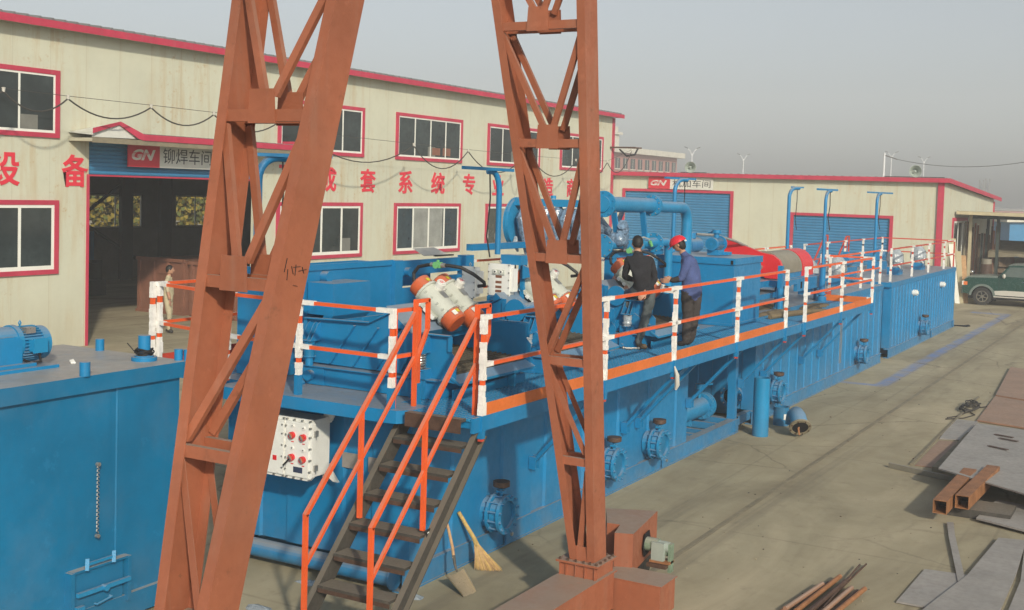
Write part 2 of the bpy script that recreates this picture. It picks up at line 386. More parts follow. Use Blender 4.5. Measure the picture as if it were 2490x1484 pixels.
# ---------------------------------------------------------------- ground and rail
g = MB('concrete'); g.face([(-60,-700,0),(1500,-700,0),(1500,900,0),(-60,900,0)]); struct(g.build('ground'))
t = thing('crane_rail', 'worn steel crane rail sunk in the concrete yard beside the blue tanks', 'rail', (0,5.87,0))
b = MB('tarp'); b.box(3, 120, 5.845, 5.895, -.05, .006); b.build('rail_head', t)
b = MB('tarp'); b.box(3, 120, 5.822, 5.842, -.05, .003); b.box(3, 120, 5.898, 5.918, -.05, .003); b.build('groove', t)

# ---------------------------------------------------------------- long workshop
YB = 27.7
bld = thing('workshop_building', 'long two-storey cream panelled workshop with red trim and a big open doorway', 'building', (36, YB, 0))
X0, X1, DB = 12.0, 59.7, 45.0
w = MB('cream')
w.box(X0, 24.1, YB, YB+.12, 0, 8.95); w.box(31.1, X1, YB, YB+.12, 0, 8.95); w.box(24.1, 31.1, YB, YB+.12, 6.0, 8.95)
w.box(X0-.12, X0, YB, DB, 0, 8.9); w.box(X1, X1+.12, YB+.005, DB, 0, 8.9)
w.build('wall', bld)
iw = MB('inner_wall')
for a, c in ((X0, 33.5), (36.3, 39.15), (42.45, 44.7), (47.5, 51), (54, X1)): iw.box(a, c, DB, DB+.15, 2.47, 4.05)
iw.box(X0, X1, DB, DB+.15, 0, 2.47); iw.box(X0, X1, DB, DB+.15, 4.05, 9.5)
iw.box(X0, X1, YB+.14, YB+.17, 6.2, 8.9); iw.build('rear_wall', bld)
rf = MB('roof_grey')
rf.prism([(X0-.3, YB-.42, 9.06), (X0-.3, YB-.42, 9.12), (X0-.3, 36.5, 10.15), (X0-.3, 36.5, 10.05)], (X1+.75-X0, 0, 0))
rf.prism([(X0-.3, 36.5, 10.05), (X0-.3, 36.5, 10.15), (X0-.3, DB+.4, 9.1), (X0-.3, DB+.4, 9.0)], (X1+.75-X0, 0, 0))
x = X0-.2
while x < X1+.4:
    rf.prism([(x-.05, YB-.43, 9.11), (x+.05, YB-.43, 9.11), (x+.025, YB-.43, 9.17), (x-.025, YB-.43, 9.17)], (0, 9.0, 1.05)); x += .41
rf.build('roof', bld)
b = MB('trim'); b.box(X0-.3, X1+.45, YB-.45, YB-.42, 8.90, 9.10); b.box(X0-.3, X1+.45, YB-.42, YB-.002, 8.93, 8.95, 'soffit'); b.build('fascia', bld)
b = MB('trim'); b.box(X1-.12, X1+.14, YB-.05, YB-.002, 0, 8.9); b.build('corner_strip', bld)
# doorway: jambs, rolled shutter, columns and bracing inside
b = MB('trim'); b.box(24.02, 24.10, YB-.04, YB-.002, 0, 4.95); b.box(31.1, 31.3, YB-.04, YB-.002, 0, 4.95); b.box(24.1, 31.1, YB+.125, YB+.15, 4.90, 4.95); b.build('door_frame', bld)
def shutter(name, parent, a, c, z0, z1, axis, depth, pitch=.1, label=None):
    # curved slats: a rippled sheet facing -Y (axis 'y') or -X (axis 'x')
    s = MB('shutter'); k = int((z1-z0)/pitch); pr = []
    for i in range(k):
        z = z0+i*pitch
        for q, dd in ((0,0),(.15,.022),(.5,.034),(.85,.022)): pr.append((z+q*pitch, dd))
    pr.append((z1, 0))
    for (za, da), (zb, db) in zip(pr, pr[1:]):
        if axis == 'y': s.face([(a,depth-da,za),(c,depth-da,za),(c,depth-db,zb),(a,depth-db,zb)])
        else: s.face([(depth-da,a,za),(depth-da,c,za),(depth-db,c,zb),(depth-db,a,zb)])
    return s.build(name, parent, ang=20, label=label)
shutter('rolled_shutter', bld, 24.1, 31.1, 4.95, 6.0, 'y', YB+.16, .12)
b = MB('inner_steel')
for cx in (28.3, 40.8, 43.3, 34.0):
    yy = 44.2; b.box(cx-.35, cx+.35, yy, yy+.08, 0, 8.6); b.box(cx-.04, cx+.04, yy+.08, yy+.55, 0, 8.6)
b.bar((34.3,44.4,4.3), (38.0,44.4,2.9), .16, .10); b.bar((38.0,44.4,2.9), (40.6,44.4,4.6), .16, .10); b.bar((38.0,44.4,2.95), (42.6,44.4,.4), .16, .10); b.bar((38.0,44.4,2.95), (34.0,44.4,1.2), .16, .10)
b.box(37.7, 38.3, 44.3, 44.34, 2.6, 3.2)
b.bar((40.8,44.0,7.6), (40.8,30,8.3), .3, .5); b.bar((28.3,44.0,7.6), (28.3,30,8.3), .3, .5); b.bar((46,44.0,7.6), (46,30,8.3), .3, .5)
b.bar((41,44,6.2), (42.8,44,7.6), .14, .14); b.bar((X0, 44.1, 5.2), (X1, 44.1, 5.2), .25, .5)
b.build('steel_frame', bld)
for a, c in ((33.5,36.3),(39.15,42.45),(44.7,47.5),(51,54)):
    b = MB('upvc'); b.box(a, c, DB+.03, DB+.07, 2.47, 2.53); b.box(a, c, DB+.03, DB+.07, 3.99, 4.05)
    for q in (a, (a+c)/2-.02, c-.05): b.box(q, q+.05, DB+.025, DB+.075, 2.53, 3.99)
    b.build('rear_window_frame', bld)

def window(x0, x1, z0, z1, upper, mull, curtains=()):
    y = YB
    s = MB('trim'); q = .13
    s.box(x0-.02, x1+.02, y-.07, y-.002, z1-q, z1); s.box(x0-.02, x1+.02, y-.07, y-.002, z0, z0+q)
    s.box(x0-.02, x0+q, y-.068, y-.004, z0+q, z1-q); s.box(x1-q, x1+.02, y-.068, y-.004, z0+q, z1-q)
    wn = s.build('window', bld)
    f = MB('upvc'); k = .055 if upper else .085; a, c, e, h = x0+q, x1-q, z0+q, z1-q
    f.box(a, c, y-.05, y-.006, h-k, h); f.box(a, c, y-.05, y-.006, e, e+k*1.3)
    for u in [0]+list(mull)+[1]:
        xx = a+k/2+(c-a-k)*u; f.box(xx-k/2, xx+k/2, y-.048, y-.008, e+k*1.3, h-k)
    f.build('frame', wn)
    p = MB('glass'); p.box(a+.01, c-.01, y-.03, y-.003, e+.01, h-.01)
    for u in range(random.choice((1,2,2))): q_ = random.uniform(0,.8); p.box(a+(c-a)*q_, a+(c-a)*(q_+.12), y-.0325, y-.0305, e+.05, e+random.uniform(.25,.8), random.choice(('inner_wall','cabinet','inner_wall')))
    p.build('pane', wn)
    if curtains:
        p = MB('curtain')
        for u0, u1 in curtains: p.box(a+(c-a)*u0, a+(c-a)*u1, y-.034, y-.031, e+.12, h-.07)
        p.build('curtain', wn)
for i, (a, c) in enumerate(((18.1,23.0),(32.25,37.15),(39.3,44.2),(46.4,51.3),(53.5,58.4))):
    window(a, c, 5.93, 7.80, True, (.25,.5,.75))
    window(a, c, 2.14, 4.20, False, (.25,.5,.76) if i else (.27,.5,.76), ((.27,.49),(.51,.73)) if i in (2,) else ((.26,.48),) if i == 3 else ())
b = MB('cabinet'); b.box(41.9, 42.5, YB-.0345, YB-.031, 6.2, 6.5); b.box(42.7, 43.3, YB-.0345, YB-.031, 6.2, 6.52); b.build('window_sill_goods', bld)
# lettering
CH = [('设',20.85,21.75),('备',23.14,24.06),('及',32.29,33.29),('成',34.55,35.55),('套',37.02,38.01),('系',39.55,40.55),('统',41.92,42.95),('专',44.42,45.42),('业',46.95,47.95),('制',49.40,50.40),('造',51.85,52.85),('商',54.35,55.35)]
for ch, a, c in CH:
    text_mesh('lettering', ch, bld, a, c, 4.58, 5.50, (0,YB-.012,0), (1,0,0), (0,0,1), 'letter_red', .010, .022)
# doorway awning with the bent left corner
aw = MB('roof_grey'); y0 = YB-1.0
aw.prism([(25.2,y0,6.10),(25.2,y0,6.15),(25.2,YB-.01,6.19),(25.2,YB-.01,6.14)], (7.3,0,0))
aw.face([(23.35,y0,6.05),(24.35,y0+.1,6.42),(24.5,YB-.01,6.38),(23.35,YB-.01,6.12)], 'sign_white'); aw.face([(24.35,y0+.1,6.42),(25.2,y0,6.13),(25.2,YB-.01,6.18),(24.5,YB-.01,6.38)], 'sign_white')
x = 25.3
while x < 32.4: aw.box(x-.025, x+.025, y0-.005, YB-.02, 6.2, 6.22) if False else aw.bar((x,y0,6.165),(x,YB-.02,6.21), .05, .03); x += .41
aw.prism([(23.4,y0+.08,6.0),(23.4,y0+.08,6.12),(23.9,y0+.10,6.24),(24.35,y0+.10,6.38),(24.7,y0+.09,6.26),(25.15,y0+.08,6.02)], (0,.01,0), 'sign_white')
awp = aw.build('awning', bld)
b = MB('trim'); b.box(25.2, 32.5, y0-.03, y0-.002, 5.98, 6.16); b.prism([(25.2,y0-.03,5.98),(25.2,y0-.03,6.16),(24.4,y0+.05,6.48),(24.28,y0+.05,6.42),(25.0,y0-.03,6.02)], (0,.028,0))
b.prism([(24.4,y0+.05,6.48),(24.35,y0+.05,6.38),(23.35,y0-.03,6.1),(23.35,y0-.03,6.24)], (0,.028,0)); b.box(32.47, 32.5, y0, YB-.01, 6.0, 6.3)
b.build('awning_fascia', awp)
b = MB('soffit'); b.box(23.35, 32.45, y0+.02, YB-.01, 5.88, 5.97); b.box(23.35, 32.4, y0, y0+.018, 5.84, 5.99, 'tarp'); b.build('soffit', awp)
SG = thing('signboard', 'red and white company signboard over the open workshop doorway', 'sign', (27.8, YB-.1, 5.2))
def signboard(T_, org, ux, L_, H_, redw, zh):
    ux = Vector(ux); n = ux.cross(V(0,0,1)); o = Vector(org)
    def P(u, z, d): return o+ux*u+V(0,0,z)+n*d
    b = MB('logo_red'); b.prism([P(0,0,0),P(redw,0,0),P(redw,H_,0),P(0,H_,0)], n*.05); b.build('logo_panel', T_)
    b = MB('sign_white'); b.prism([P(redw+.003,0,0),P(L_,0,0),P(L_,H_,0),P(redw+.003,H_,0)], n*.048); b.build('name_panel', T_)
    text_mesh('logo', 'GN', T_, redw*.10, redw*.86, H_*.27, H_*.72, P(0,0,.051), ux, (0,0,1), 'sign_white', .003, .04, .35)
    b = MB('logo_red')
    for k in range(4): zz = H_*(.40+.052*k); b.prism([P(redw*.08,zz,.056),P(redw*(.55+.04*k),zz,.056),P(redw*(.55+.04*k),zz+.010+.003*k,.056),P(redw*.08,zz+.010+.003*k,.056)], n*.002)
    b.build('logo_stripe', T_)
    text_mesh('name_text', zh, T_, redw+.14, L_-.14, H_*.18, H_*.82, P(0,0,.049), ux, (0,0,1), 'sign_black', .003, .0)
signboard(SG, (25.47,YB-.06,5.22), (1,0,0), 3.6, .74, 1.24, '铆焊车间')

# cables slung along the facade
def cable(pts, sag, name, label, group=None, thin=True):
    t = thing(name, label, 'cable', pts[0], group)
    s = MB('rope'); ins = MB('white_paint')
    for a, c in zip(pts, pts[1:]):
        a, c = Vector(a), Vector(c)
        s.tube([a.lerp(c, i/12)-V(0,0,sag*4*(i/12)*(1-i/12)) for i in range(13)], .022, 6)
        if thin: s.tube([a+V(0,0,.07), c+V(0,0,.07)], .008, 5)
    s.build('wire', t)
    for p in pts: ins = MB('car_silver'); ins.cyl(Vector(p)+V(0,0,-.02), Vector(p)+V(0,0,.10), .035, .05, 8); ins.build('insulator', t)
YC = YB-1.35
cable([(17.2,YC,7.0),(20.2,YC,6.98),(22.2,YC,6.95),(25.15,YC,6.93),(27.7,YC,6.9),(30.7,YC,6.85)], .42, 'overhead_cable', 'black cable looping between insulators past the left upper window and awning', 'cables slung along the facade')
cable([(31.9,YC,6.55),(38.6,YC,6.45),(42.6,YC,6.40),(47.3,YC,6.35),(48.1,YC,6.35),(52.6,YC,6.35),(56.2,YC,6.4),(59.2,YC,7.1)], .8, 'overhead_cable', 'black cable looping between insulators past the red letters and right upper windows', 'cables slung along the facade')
t = thing('cable_bracket', 'rusty cable bracket with insulators on the workshop corner', 'bracket', (59.7,YB-.6,7.2))
b = MB('brown_iron'); b.bar((59.4,YB+.05,7.3), (59.4,YB-1.5,7.3), .10, .08); b.bar((59.4,YB-.6,7.3), (60.6,YB-1.3,7.32), .10, .08); b.build('arm', t)
b = MB('rubber'); b.tube([(60.4,YB-1.2,7.3),(60.2,YB-1.1,6.95),(59.6,YB-.9,6.85),(59.3,YB-.6,7.2)], .05); b.build('wire_loop', t)

# ---------------------------------------------------------------- machining workshop across the end of the yard
XB = 60.0
b2 = thing('workshop_building', 'low cream workshop with two blue roller shutters closing the end of the yard', 'building', (XB, 19, 0))
w = MB('cream')
w.prism([(XB,10.40,0),(XB,10.40,5.85),(76.4,10.40,5.1),(76.4,10.40,0)], (0,.12,0))
for a, c, z0, z1 in ((10.52,12.85,0,5.85),(17.65,20.98,0,5.85),(27.0,29.5,0,5.85),(12.85,17.65,4.0,5.85),(20.98,27.0,4.98,5.85)): w.box(XB, XB+.12, a, c, z0, z1)
w.box(76.28, 76.4, 10.52, 29.5, 0, 5.0); w.build('wall', b2)
rf = MB('roof_grey'); rf.prism([(XB-.28,10.15,5.94),(XB-.28,10.15,6.0),(77.5,10.15,5.2),(77.5,10.15,5.14)], (0,17.4,0))
y = 10.3
while y < 27.5: rf.bar((XB-.3,y,6.0), (77.4,y,5.21), .06, .07); y += .41
rf.build('roof', b2)
b = MB('trim'); b.box(XB-.31, XB-.282, 10.12, 27.65, 5.80, 6.01)
b.prism([(XB-.30,10.12,5.80),(XB-.30,10.12,6.02),(77.5,10.12,5.24),(77.5,10.12,5.02)], (0,.028,0)); b.build('fascia', b2)
b = MB('trim'); b.box(XB-.10, XB-.002, 10.40, 10.68, 0, 5.8); b.build('corner_strip', b2)
b = MB('trim'); b.box(76.2, 76.42, 10.34, 10.398, 0, 5.0); b.build('corner_strip', b2)
def b2door(a, c, z, nm):
    d = shutter('roller_shutter', b2, a, c, 0, z, 'x', XB+.09, .14)
    f = MB('trim'); f.box(XB-.05, XB-.002, a-.16, a, 0, z+.14); f.box(XB-.05, XB-.002, c, c+.16, 0, z+.14); f.box(XB-.05, XB-.002, a, c, z, z+.14); f.build('door_frame', d)
b2door(12.87, 17.63, 4.0, ''); b2door(21.0, 26.98, 4.98, '')
b = MB('trim'); b.box(62.5, 66.9, 10.33, 10.398, 3.95, 4.12); b.box(62.5, 62.65, 10.33, 10.398, 1.6, 3.95); b.box(66.75, 66.9, 10.33, 10.398, 1.6, 3.95); wn = b.build('window', b2)
b = MB('upvc')
for q in (62.7, 64.0, 65.3, 66.6): b.box(q, q+.1, 10.34, 10.396, 1.7, 3.95)
b.box(62.7,66.7,10.34,10.396,3.95-.1,3.949); b.build('frame', wn); b = MB('glass'); b.box(62.65, 66.75, 10.36, 10.395, 1.6, 3.95); b.build('pane', wn)
S2 = thing('signboard', 'red and white company signboard over the far blue roller shutter', 'sign', (XB-.1, 23.8, 5.2))
signboard(S2, (XB-.06,25.6,5.14), (0,-1,0), 3.65, .64, 1.24, '机加车间')
for k, (yy, lb) in enumerate(((23.45,'grey horn loudspeaker on the eave near the workshop corner'),(11.9,'grey horn loudspeaker on the eave above the red corner strip'))):
    t = thing('horn_speaker', lb, 'loudspeaker', (60.4,yy,6.0), 'horn loudspeakers on the low workshop roof')
    b = MB('horn'); d = V(-.8,-.35,.0)
    c0 = V(60.4,yy,6.33); d.normalize()
    b.cyl(c0+d*.22, c0+d*.05, .30, .17, 20, caps=False); b.cyl(c0+d*.05, c0-d*.12, .17, .07, 20, caps=False); b.cyl(c0+d*.225, c0+d*.05, .285, .15, 20, caps=False); b.ring(c0+d*.222, d, .30, .28)
    b.cyl(c0-d*.1, c0-d*.3, .09, .09); b.ball(c0+d*.10, .07); b.build('horn', t)
    b = MB('dark_steel'); b.bar((60.45,yy,6.0),(60.45,yy,6.2), .08, .08); b.box(60.3, 60.5, yy-1.4 if k else yy-.9, yy+1.4 if k else yy+.5, 6.03, 6.07); b.build('bracket', t)

# ---------------------------------------------------------------- beyond the yard
t = thing('office_building', 'hazy brick office block with white roof band and stair tower behind the workshop', 'building', (185, 88, 0))
b = MB('far_brick'); fy = 80.0
b.box(150, 199.6, fy, fy+15, 0, 11.15); b.build('wall', t)
b = MB('far_wall'); b.box(149, 200.9, fy-1.0, fy+16, 11.15, 12.05); b.build('roof', t)
b = MB('far_wall'); b.box(174.8, 179.2, fy+2, fy+6, 12.06, 14.2); b.box(174.3, 179.7, fy+1.6, fy+6.4, 14.2, 14.6); b.box(175, 175.9, fy+2.2, fy+3, 14.6, 15.5); b.box(178.3, 179.1, fy+2.2, fy+3, 14.6, 15.5); b.box(175.5, 176.3, fy+1.95, fy+1.99, 12.5, 13.7, 'glass'); b.build('stair_tower', t)
for zz in (8.7, 5.3):
    for i in range(9):
        xx = 173.6+i*2.95
        b = MB('far_wall'); b.box(xx-.15, xx+1.85, fy-.12, fy-.02, zz-.22, zz-.05)
        b.box(xx, xx+1.7, fy-.06, fy-.01, zz, zz+1.65, 'glass'); b.box(xx+.8, xx+.9, fy-.08, fy-.061, zz, zz+1.65); b.build('window', t)
b = MB('far_wall'); b.box(184, 191, fy-.5, fy-.13, 8.1, 8.4); b.build('canopy_slab', t); b = MB('far_wall'); b.box(184, 191, fy-.5, fy-.13, 7.0, 7.3); b.build('canopy_slab', t)
def at(px, py, dist):       # world point on the ray of a photo pixel (2490 wide) at a given distance
    v = Vector(((px-1245)/2921.5, -(py-620)/2921.5, -1)); d = cam.matrix_world.to_3x3()@v
    return V(0,0,CAMZ)+d*dist
def street_lamp(px, py, dist, label):
    top = at(px, py, dist); s = dist/230.
    t = thing('street_lamp', label, 'street lamp', (top.x, top.y, 0), 'double street lamps far behind the low workshop')
    b = MB('lamp_white'); b.cyl((top.x,top.y,0), (top.x,top.y,top.z), .085*s+.03, .05*s+.02, 8); b.build('pole', t)
    b = MB('lamp_white'); r = V(.49,-.87,0)
    for q in (-1, 1): b.tube([top-V(0,0,.5), top+r*q*.35+V(0,0,.3), top+r*q*.7+V(0,0,.65)], .05, 6)
    b.build('arm', t)
    b = MB('dark_steel')
    for q in (-1, 1): c = top+r*q*1.0+V(0,0,.8); b.bar(c-r*q*.32-V(0,0,.1), c+r*q*.25+V(0,0,.12), .22, .10)
    b.build('lamp_head', t)
street_lamp(1683, 372, 190, 'pale double street lamp right of the brick office block')
street_lamp(1808, 386, 230, 'pale double street lamp in the haze, second from the office block')
street_lamp(2168, 380, 230, 'pale double street lamp beside the utility pole')
street_lamp(2247, 392, 250, 'pale double street lamp rightmost, above the horn loudspeaker')
pp = at(2151, 372, 150)
t = thing('utility_pole', 'thin concrete utility pole with sagging wire behind the low workshop', 'utility pole', (pp.x,pp.y,0))
b = MB('lamp_white'); b.cyl((pp.x,pp.y,0), (pp.x,pp.y,pp.z), .17, .12, 8); b.build('pole', t)
b = MB('dark_steel'); q = at(2182, 388, 150); p0 = at(2149, 377, 150); b.bar(p0, q, .12, .12); b.build('crossarm', t)
b = MB('rope'); e = at(2600, 372, 130); b.tube([q.lerp(e, i/14)-V(0,0,1.2*4*(i/14)*(1-i/14)) for i in range(15)], .035, 5); b.build('wire', t)
for k, (px, py) in enumerate(((2387,438),(2402,435))):
    p = at(px, py, 300)
    t = thing('lattice_tower', ('left' if k == 0 else 'right')+' one of two faint grey towers on the hazy horizon', 'tower', (p.x,p.y,0), 'pair of towers on the hazy horizon')
    b = MB('roof_grey')
    for dx in (-.45, .45):
        for dy in (-.45, .45): b.bar((p.x+dx,p.y+dy,0), (p.x+dx,p.y+dy,p.z), .18, .18)
    for z in range(0, int(p.z), 2): b.bar((p.x-.45,p.y-.45,z), (p.x+.45,p.y+.45,z+1), .12, .12); b.bar((p.x+.45,p.y-.45,z+1), (p.x-.45,p.y+.45,z+2), .12, .12)
    b.build('lattice', t)
# low buildings and stores glimpsed under the canopy
def block(px0, px1, pyt, dist, depth, mkey, name, label, cat, zmin=0, extra=None):
    a, c = at(px0, pyt, dist), at(px1, pyt, dist)
    t = thing(name, label, cat, (a.x, a.y, zmin))
    b = MB(mkey); d = V(.87,.49,0)*depth; h = a.z
    b.prism([(a.x,a.y,zmin),(c.x,c.y,zmin),(c.x,c.y,h),(a.x,a.y,h)], d); b.build('wall', t)
    if extra: extra(t, a, c, h, d)
    return t
def rf_(mk):
    def f(t, a, c, h, d):
        b = MB(mk); n = d.normalized()*.4; e = (c-a).normalized()*.4
        b.prism([a-n-e+V(0,0,.02), c-n+e+V(0,0,.02), c+d+n+e+V(0,0,.02), a+d+n-e+V(0,0,.02)], (0,0,.35)); b.build('roof', t)
    return f
block(2395, 2700, 552, 120, 8, 'far_wall', 'storage_shed', 'pale low shed seen through the open side of the canopy', 'shed', extra=rf_('far_brick'))
block(2456, 2520, 541, 95, 5, 'shutter', 'shipping_container', 'faded blue container standing behind the canopy posts', 'container', extra=rf_('far_wall'))
block(2385, 2700, 512, 260, 12, 'far_brick', 'distant_building', 'long reddish low building on the hazy skyline at far right', 'building', extra=rf_('roof_grey'))
# canopy lean-to
cn = thing('canopy_shed', 'lean-to canopy with pale metal edge and dark posts beside the low workshop', 'shed', (66, 8, 0))
b = MB('canopy_sheet'); b.prism([(63,10.3,4.30),(63,10.3,4.46),(63,-6,4.38),(63,-6,4.18)], (.12,0,0)); b.build('edge_beam', cn)
b = MB('tarp'); b.prism([(63.12,10.3,4.43),(63.12,10.3,4.47),(63.12,-6,4.39),(63.12,-6,4.35)], (13,0,-.1)); b.build('roof', cn)
for (px_, py_, mk) in ((64.2,9.72,'canopy_sheet'),(64.2,8.42,'inner_steel'),(64.2,5.0,'inner_steel'),(70,9.7,'inner_steel'),(70,6.5,'inner_steel')):
    b = MB(mk); b.box(px_, px_+.14, py_, py_+.14, 0, 4.3); b.build('post', cn)
b = MB('inner_steel'); b.box(64.22,64.34,-6,9.7,4.10,4.28); b.build('crossbeam', cn)
t = thing('plank_stack', 'row of tall brown planks stacked upright in the shade of the canopy', 'planks', (66,9.4,0))
for i in range(15):
    y = 10.2-.115*i; b = MB(random.choice(('junk','tarp','cabinet','inner_steel','brown_iron','junk'))); b.bar((65.2+.1*(i%3),y,0),(65.6+.1*(i%3),y+.03,random.uniform(3.2,4.1)),.10,.04,up=(1,0,0)); b.build('plank', t)
# things stored under the canopy
t = tag(thing('scrap_heap', '', '', (67,7,0)), 'dark brown heap of scrap and stores under the canopy', 'scrap heap')
b = MB('junk')
for i in range(70):
    x, y, z = random.uniform(65.4,69.5), random.uniform(1.5,9.6), random.uniform(0,2.2)
    h = random.uniform(.3,1.1); b.bar((x,y,max(z,0)), (x+random.uniform(-1,1), y+random.uniform(-1,1), z+random.uniform(-.2,.7)), h, h*.7, random.choice(('junk','tarp','brown_iron','cabinet')))
b.build('scrap', t)
t = thing('tarpaulin', 'sagging grey tarpaulin roof over the stores below the canopy', 'tarpaulin', (65,6,2.5))
b = MB('tarp')
for i in range(8):
    ya, yb = 9.0-i*1.4, 9.0-(i+1)*1.4
    b.face([(64.9,ya,2.45-.05*(i%2)),(64.9,yb,2.45-.05*((i+1)%2)),(68.5,yb,2.95),(68.5,ya,2.95)]); b.face([(64.9,ya,2.45-.05*(i%2)),(64.9,yb,2.45-.05*((i+1)%2)),(64.9,yb,2.15+.1*((i+1)%2)),(64.9,ya,2.15+.1*(i%2))])
b.build('sheet', t)
t = thing('metal_drum', 'battered pale metal drum behind the green off-road car', 'drum', (64.2,8.9,1.2))
b = MB('steel'); b.cyl((64.2,8.95,0), (64.2,8.95,1.85), .3, .3, 18, 'brown_iron'); b.cyl((64.2,8.95,1.5), (64.2,8.95,2.1), .30, .24, 18, 'cover_grey'); b.build('drum', t)
for k, (ya, yb, z1, mk) in enumerate(((9.75,10.28,2.85,'upvc'),(9.62,9.95,2.5,'canopy_sheet'),(9.45,9.75,2.3,'wood'),(9.98,10.3,3.1,'canopy_sheet'))):
    t = MB(mk); x = 61.2+.25*k
    t.prism([(x,ya-.1,0),(x,ya+.12,0),(x+.5,yb+.1,z1),(x+.5,yb-.12,z1)], (.04,0,0))
    tag(t.build('leaning_board'), ('white framed pane leaning at the far tank end','broad pale board leaning behind the far tank end','short wooden board leaning lowest beside the parked car','tallest pale board leaning against the workshop side wall')[k], 'board', 'boards leaning beyond the far tank')

# autumn trees behind the workshop, seen through its rear windows
def tree(x, y, h, label):
    t = thing('autumn_tree', label, 'tree', (x,y,0), 'yellow trees behind the workshop')
    b = MB('bark'); b.tube([(x,y,0),(x+.1,y,h*.3),(x-.1,y+.1,h*.6),(x,y,h*.9)], .16, 8, rs=[.18,.13,.08,.03])
    for i in range(7):
        a = i*2.4; z = h*(.2+.09*i); b.tube([(x,y,z),(x+math.cos(a)*1.0,y+math.sin(a)*.8,z+.6),(x+math.cos(a)*1.7,y+math.sin(a)*1.2,z+1.0)], .04, 5, rs=[.06,.04,.015])
    b.build('trunk', t)
    c = MB('foliage')
    for i in range(2600):
        th, ph, rr = random.uniform(0,6.283), random.uniform(-1,1), random.random()**.5
        q = V(math.cos(th)*2.3*rr, math.sin(th)*1.8*rr, ph*h*.46*rr)+V(x,y,h*.50)
        u = V(random.uniform(-1,1),random.uniform(-1,1),random.uniform(-1,1)).normalized()*.20; v = u.cross(V(random.random(),random.random(),.3)).normalized()*.15
        c.face([q-u,q+v,q+u,q-v], random.choice(('foliage','foliage','foliage_green')))
    c.build('crown', t)
for i, (x, y) in enumerate(((51.8,60.5),(55.4,59.6),(59.2,60.4),(62.8,59.8))): tree(x, y, 8.0, ('yellow leafy tree behind the left rear window of the open hall','yellow leafy tree behind the braced rear window of the open hall','yellow leafy tree behind the right rear window of the open hall','yellow leafy tree behind the shaded end of the hall')[i])
# inside the open hall
t = thing('steel_crate', 'long brown steel crate with ribbed sides standing in the open doorway', 'crate', (31.7,33,0))
b = MB('cabinet')
for (x0_, x1_) in ((31.6,34.4),):
    b.box(x0_, x1_, 31.3, 33.7, 0, 1.95)
    for k in range(4): b.box(x0_-.06, x0_-.002, 31.35+.72*k, 31.45+.72*k, .05, 1.9)
    b.box(x0_-.08, x0_-.002, 31.3, 33.7, 1.9, 2.02); b.box(x0_-.07, x0_-.002, 31.3, 33.7, 0, .1)
    for k in range(4): b.box(x0_-.04, x0_-.002, 31.9, 32.6, .4+.35*k, .45+.35*k)
b.build('shell', t)
t = thing('steel_crate', 'second brown steel crate further right in the open doorway', 'crate', (31.7,29.9,0))
b = MB('cabinet'); b.box(31.65, 34.4, 28.9, 31.15, 0, 1.9)
for k in range(4): b.box(31.59, 31.648, 28.95+.66*k, 29.05+.66*k, .05, 1.85)
b.box(31.57, 31.648, 28.9, 31.15, 1.85, 1.96); b.build('shell', t)
for k in range(3):
    t = thing('machine', ('dark machine tool deep in the shaded hall, left of the crate','green lathe cabinet in the shade of the hall','low dark workbench at the back of the hall')[k], 'machine', (33,37,0), 'machines in the shaded hall')
    b = MB('inner_steel'); x, y = ((33.5,39.0),(35.5,41.5),(37.5,38.0))[k]; h = (1.3,2.5,1.2)[k]
    b.box(x, x+1.4, y, y+1.8, 0, h*.5); b.box(x+.2, x+1.2, y+.3, y+1.2, h*.5, h, 'shutter' if k == 1 else 'inner_steel'); b.cyl((x+.1,y+1.5,h*.7),(x+1.3,y+1.5,h*.7), .12); b.box(x-.1,x+1.5,y+1.3,y+1.7,h*.5,h*.58); b.build('body', t)

# ---------------------------------------------------------------- blue mud tanks
ZD = 2.35
def corr(a, c, pitch, gap, dep, flat=.12):
    # corrugation stations from a to c: list of (s, inset)
    out = [(a, 0)]; n = max(1, int((c-a-2*flat)/pitch)); st = (c-a-2*flat)/n; s = a+flat
    for i in range(n):
        m = s+st/2; g2 = gap*st/2
        out += [(m-g2-dep*.8, 0), (m-g2, dep), (m+g2, dep), (m+g2+dep*.8, 0)]; s += st
    return out+[(c, 0)]
def hull(parent, x0, x1, y0, y1, z0, z1, pitch, gap, dep, mkey='blue', epitch=None):
    P = [(s, y0+d) for s, d in corr(x0, x1, pitch, gap, dep)]
    P += [(x1-d, s) for s, d in corr(y0, y1, epitch or pitch, gap, dep)[1:]]
    P += [(s, y1-d) for s, d in reversed(corr(x0, x1, pitch, gap, dep))][1:]
    P += [(x0+d, s) for s, d in reversed(corr(y0, y1, epitch or pitch, gap, dep))][1:-1]
    b = MB(mkey); b.prism([(x, y, z0) for x, y in P], (0,0,z1-z0)); return b.build('hull', parent, ang=15)
def skid(parent, x0, x1, y0, y1, mkey='blue', roundend=True):
    b = MB(mkey)
    for ya, yb in ((y0-.035, y0+.14), (y1-.14, y1+.035)):
        b.box(x0, x1, ya, yb, 0.0, .02); b.box(x0, x1, ya, yb, .26, .285)
        yc = ya+.03 if ya < y0 else yb-.03
        b.box(x0, x1, yc-.008, yc+.008, .02, .26)
    k = x0+.6
    while k < x1-.3: b.box(k, k+.12, y0+.14, y1-.14, .06, .24); k += 1.2
    b.build('skid_frame', parent)
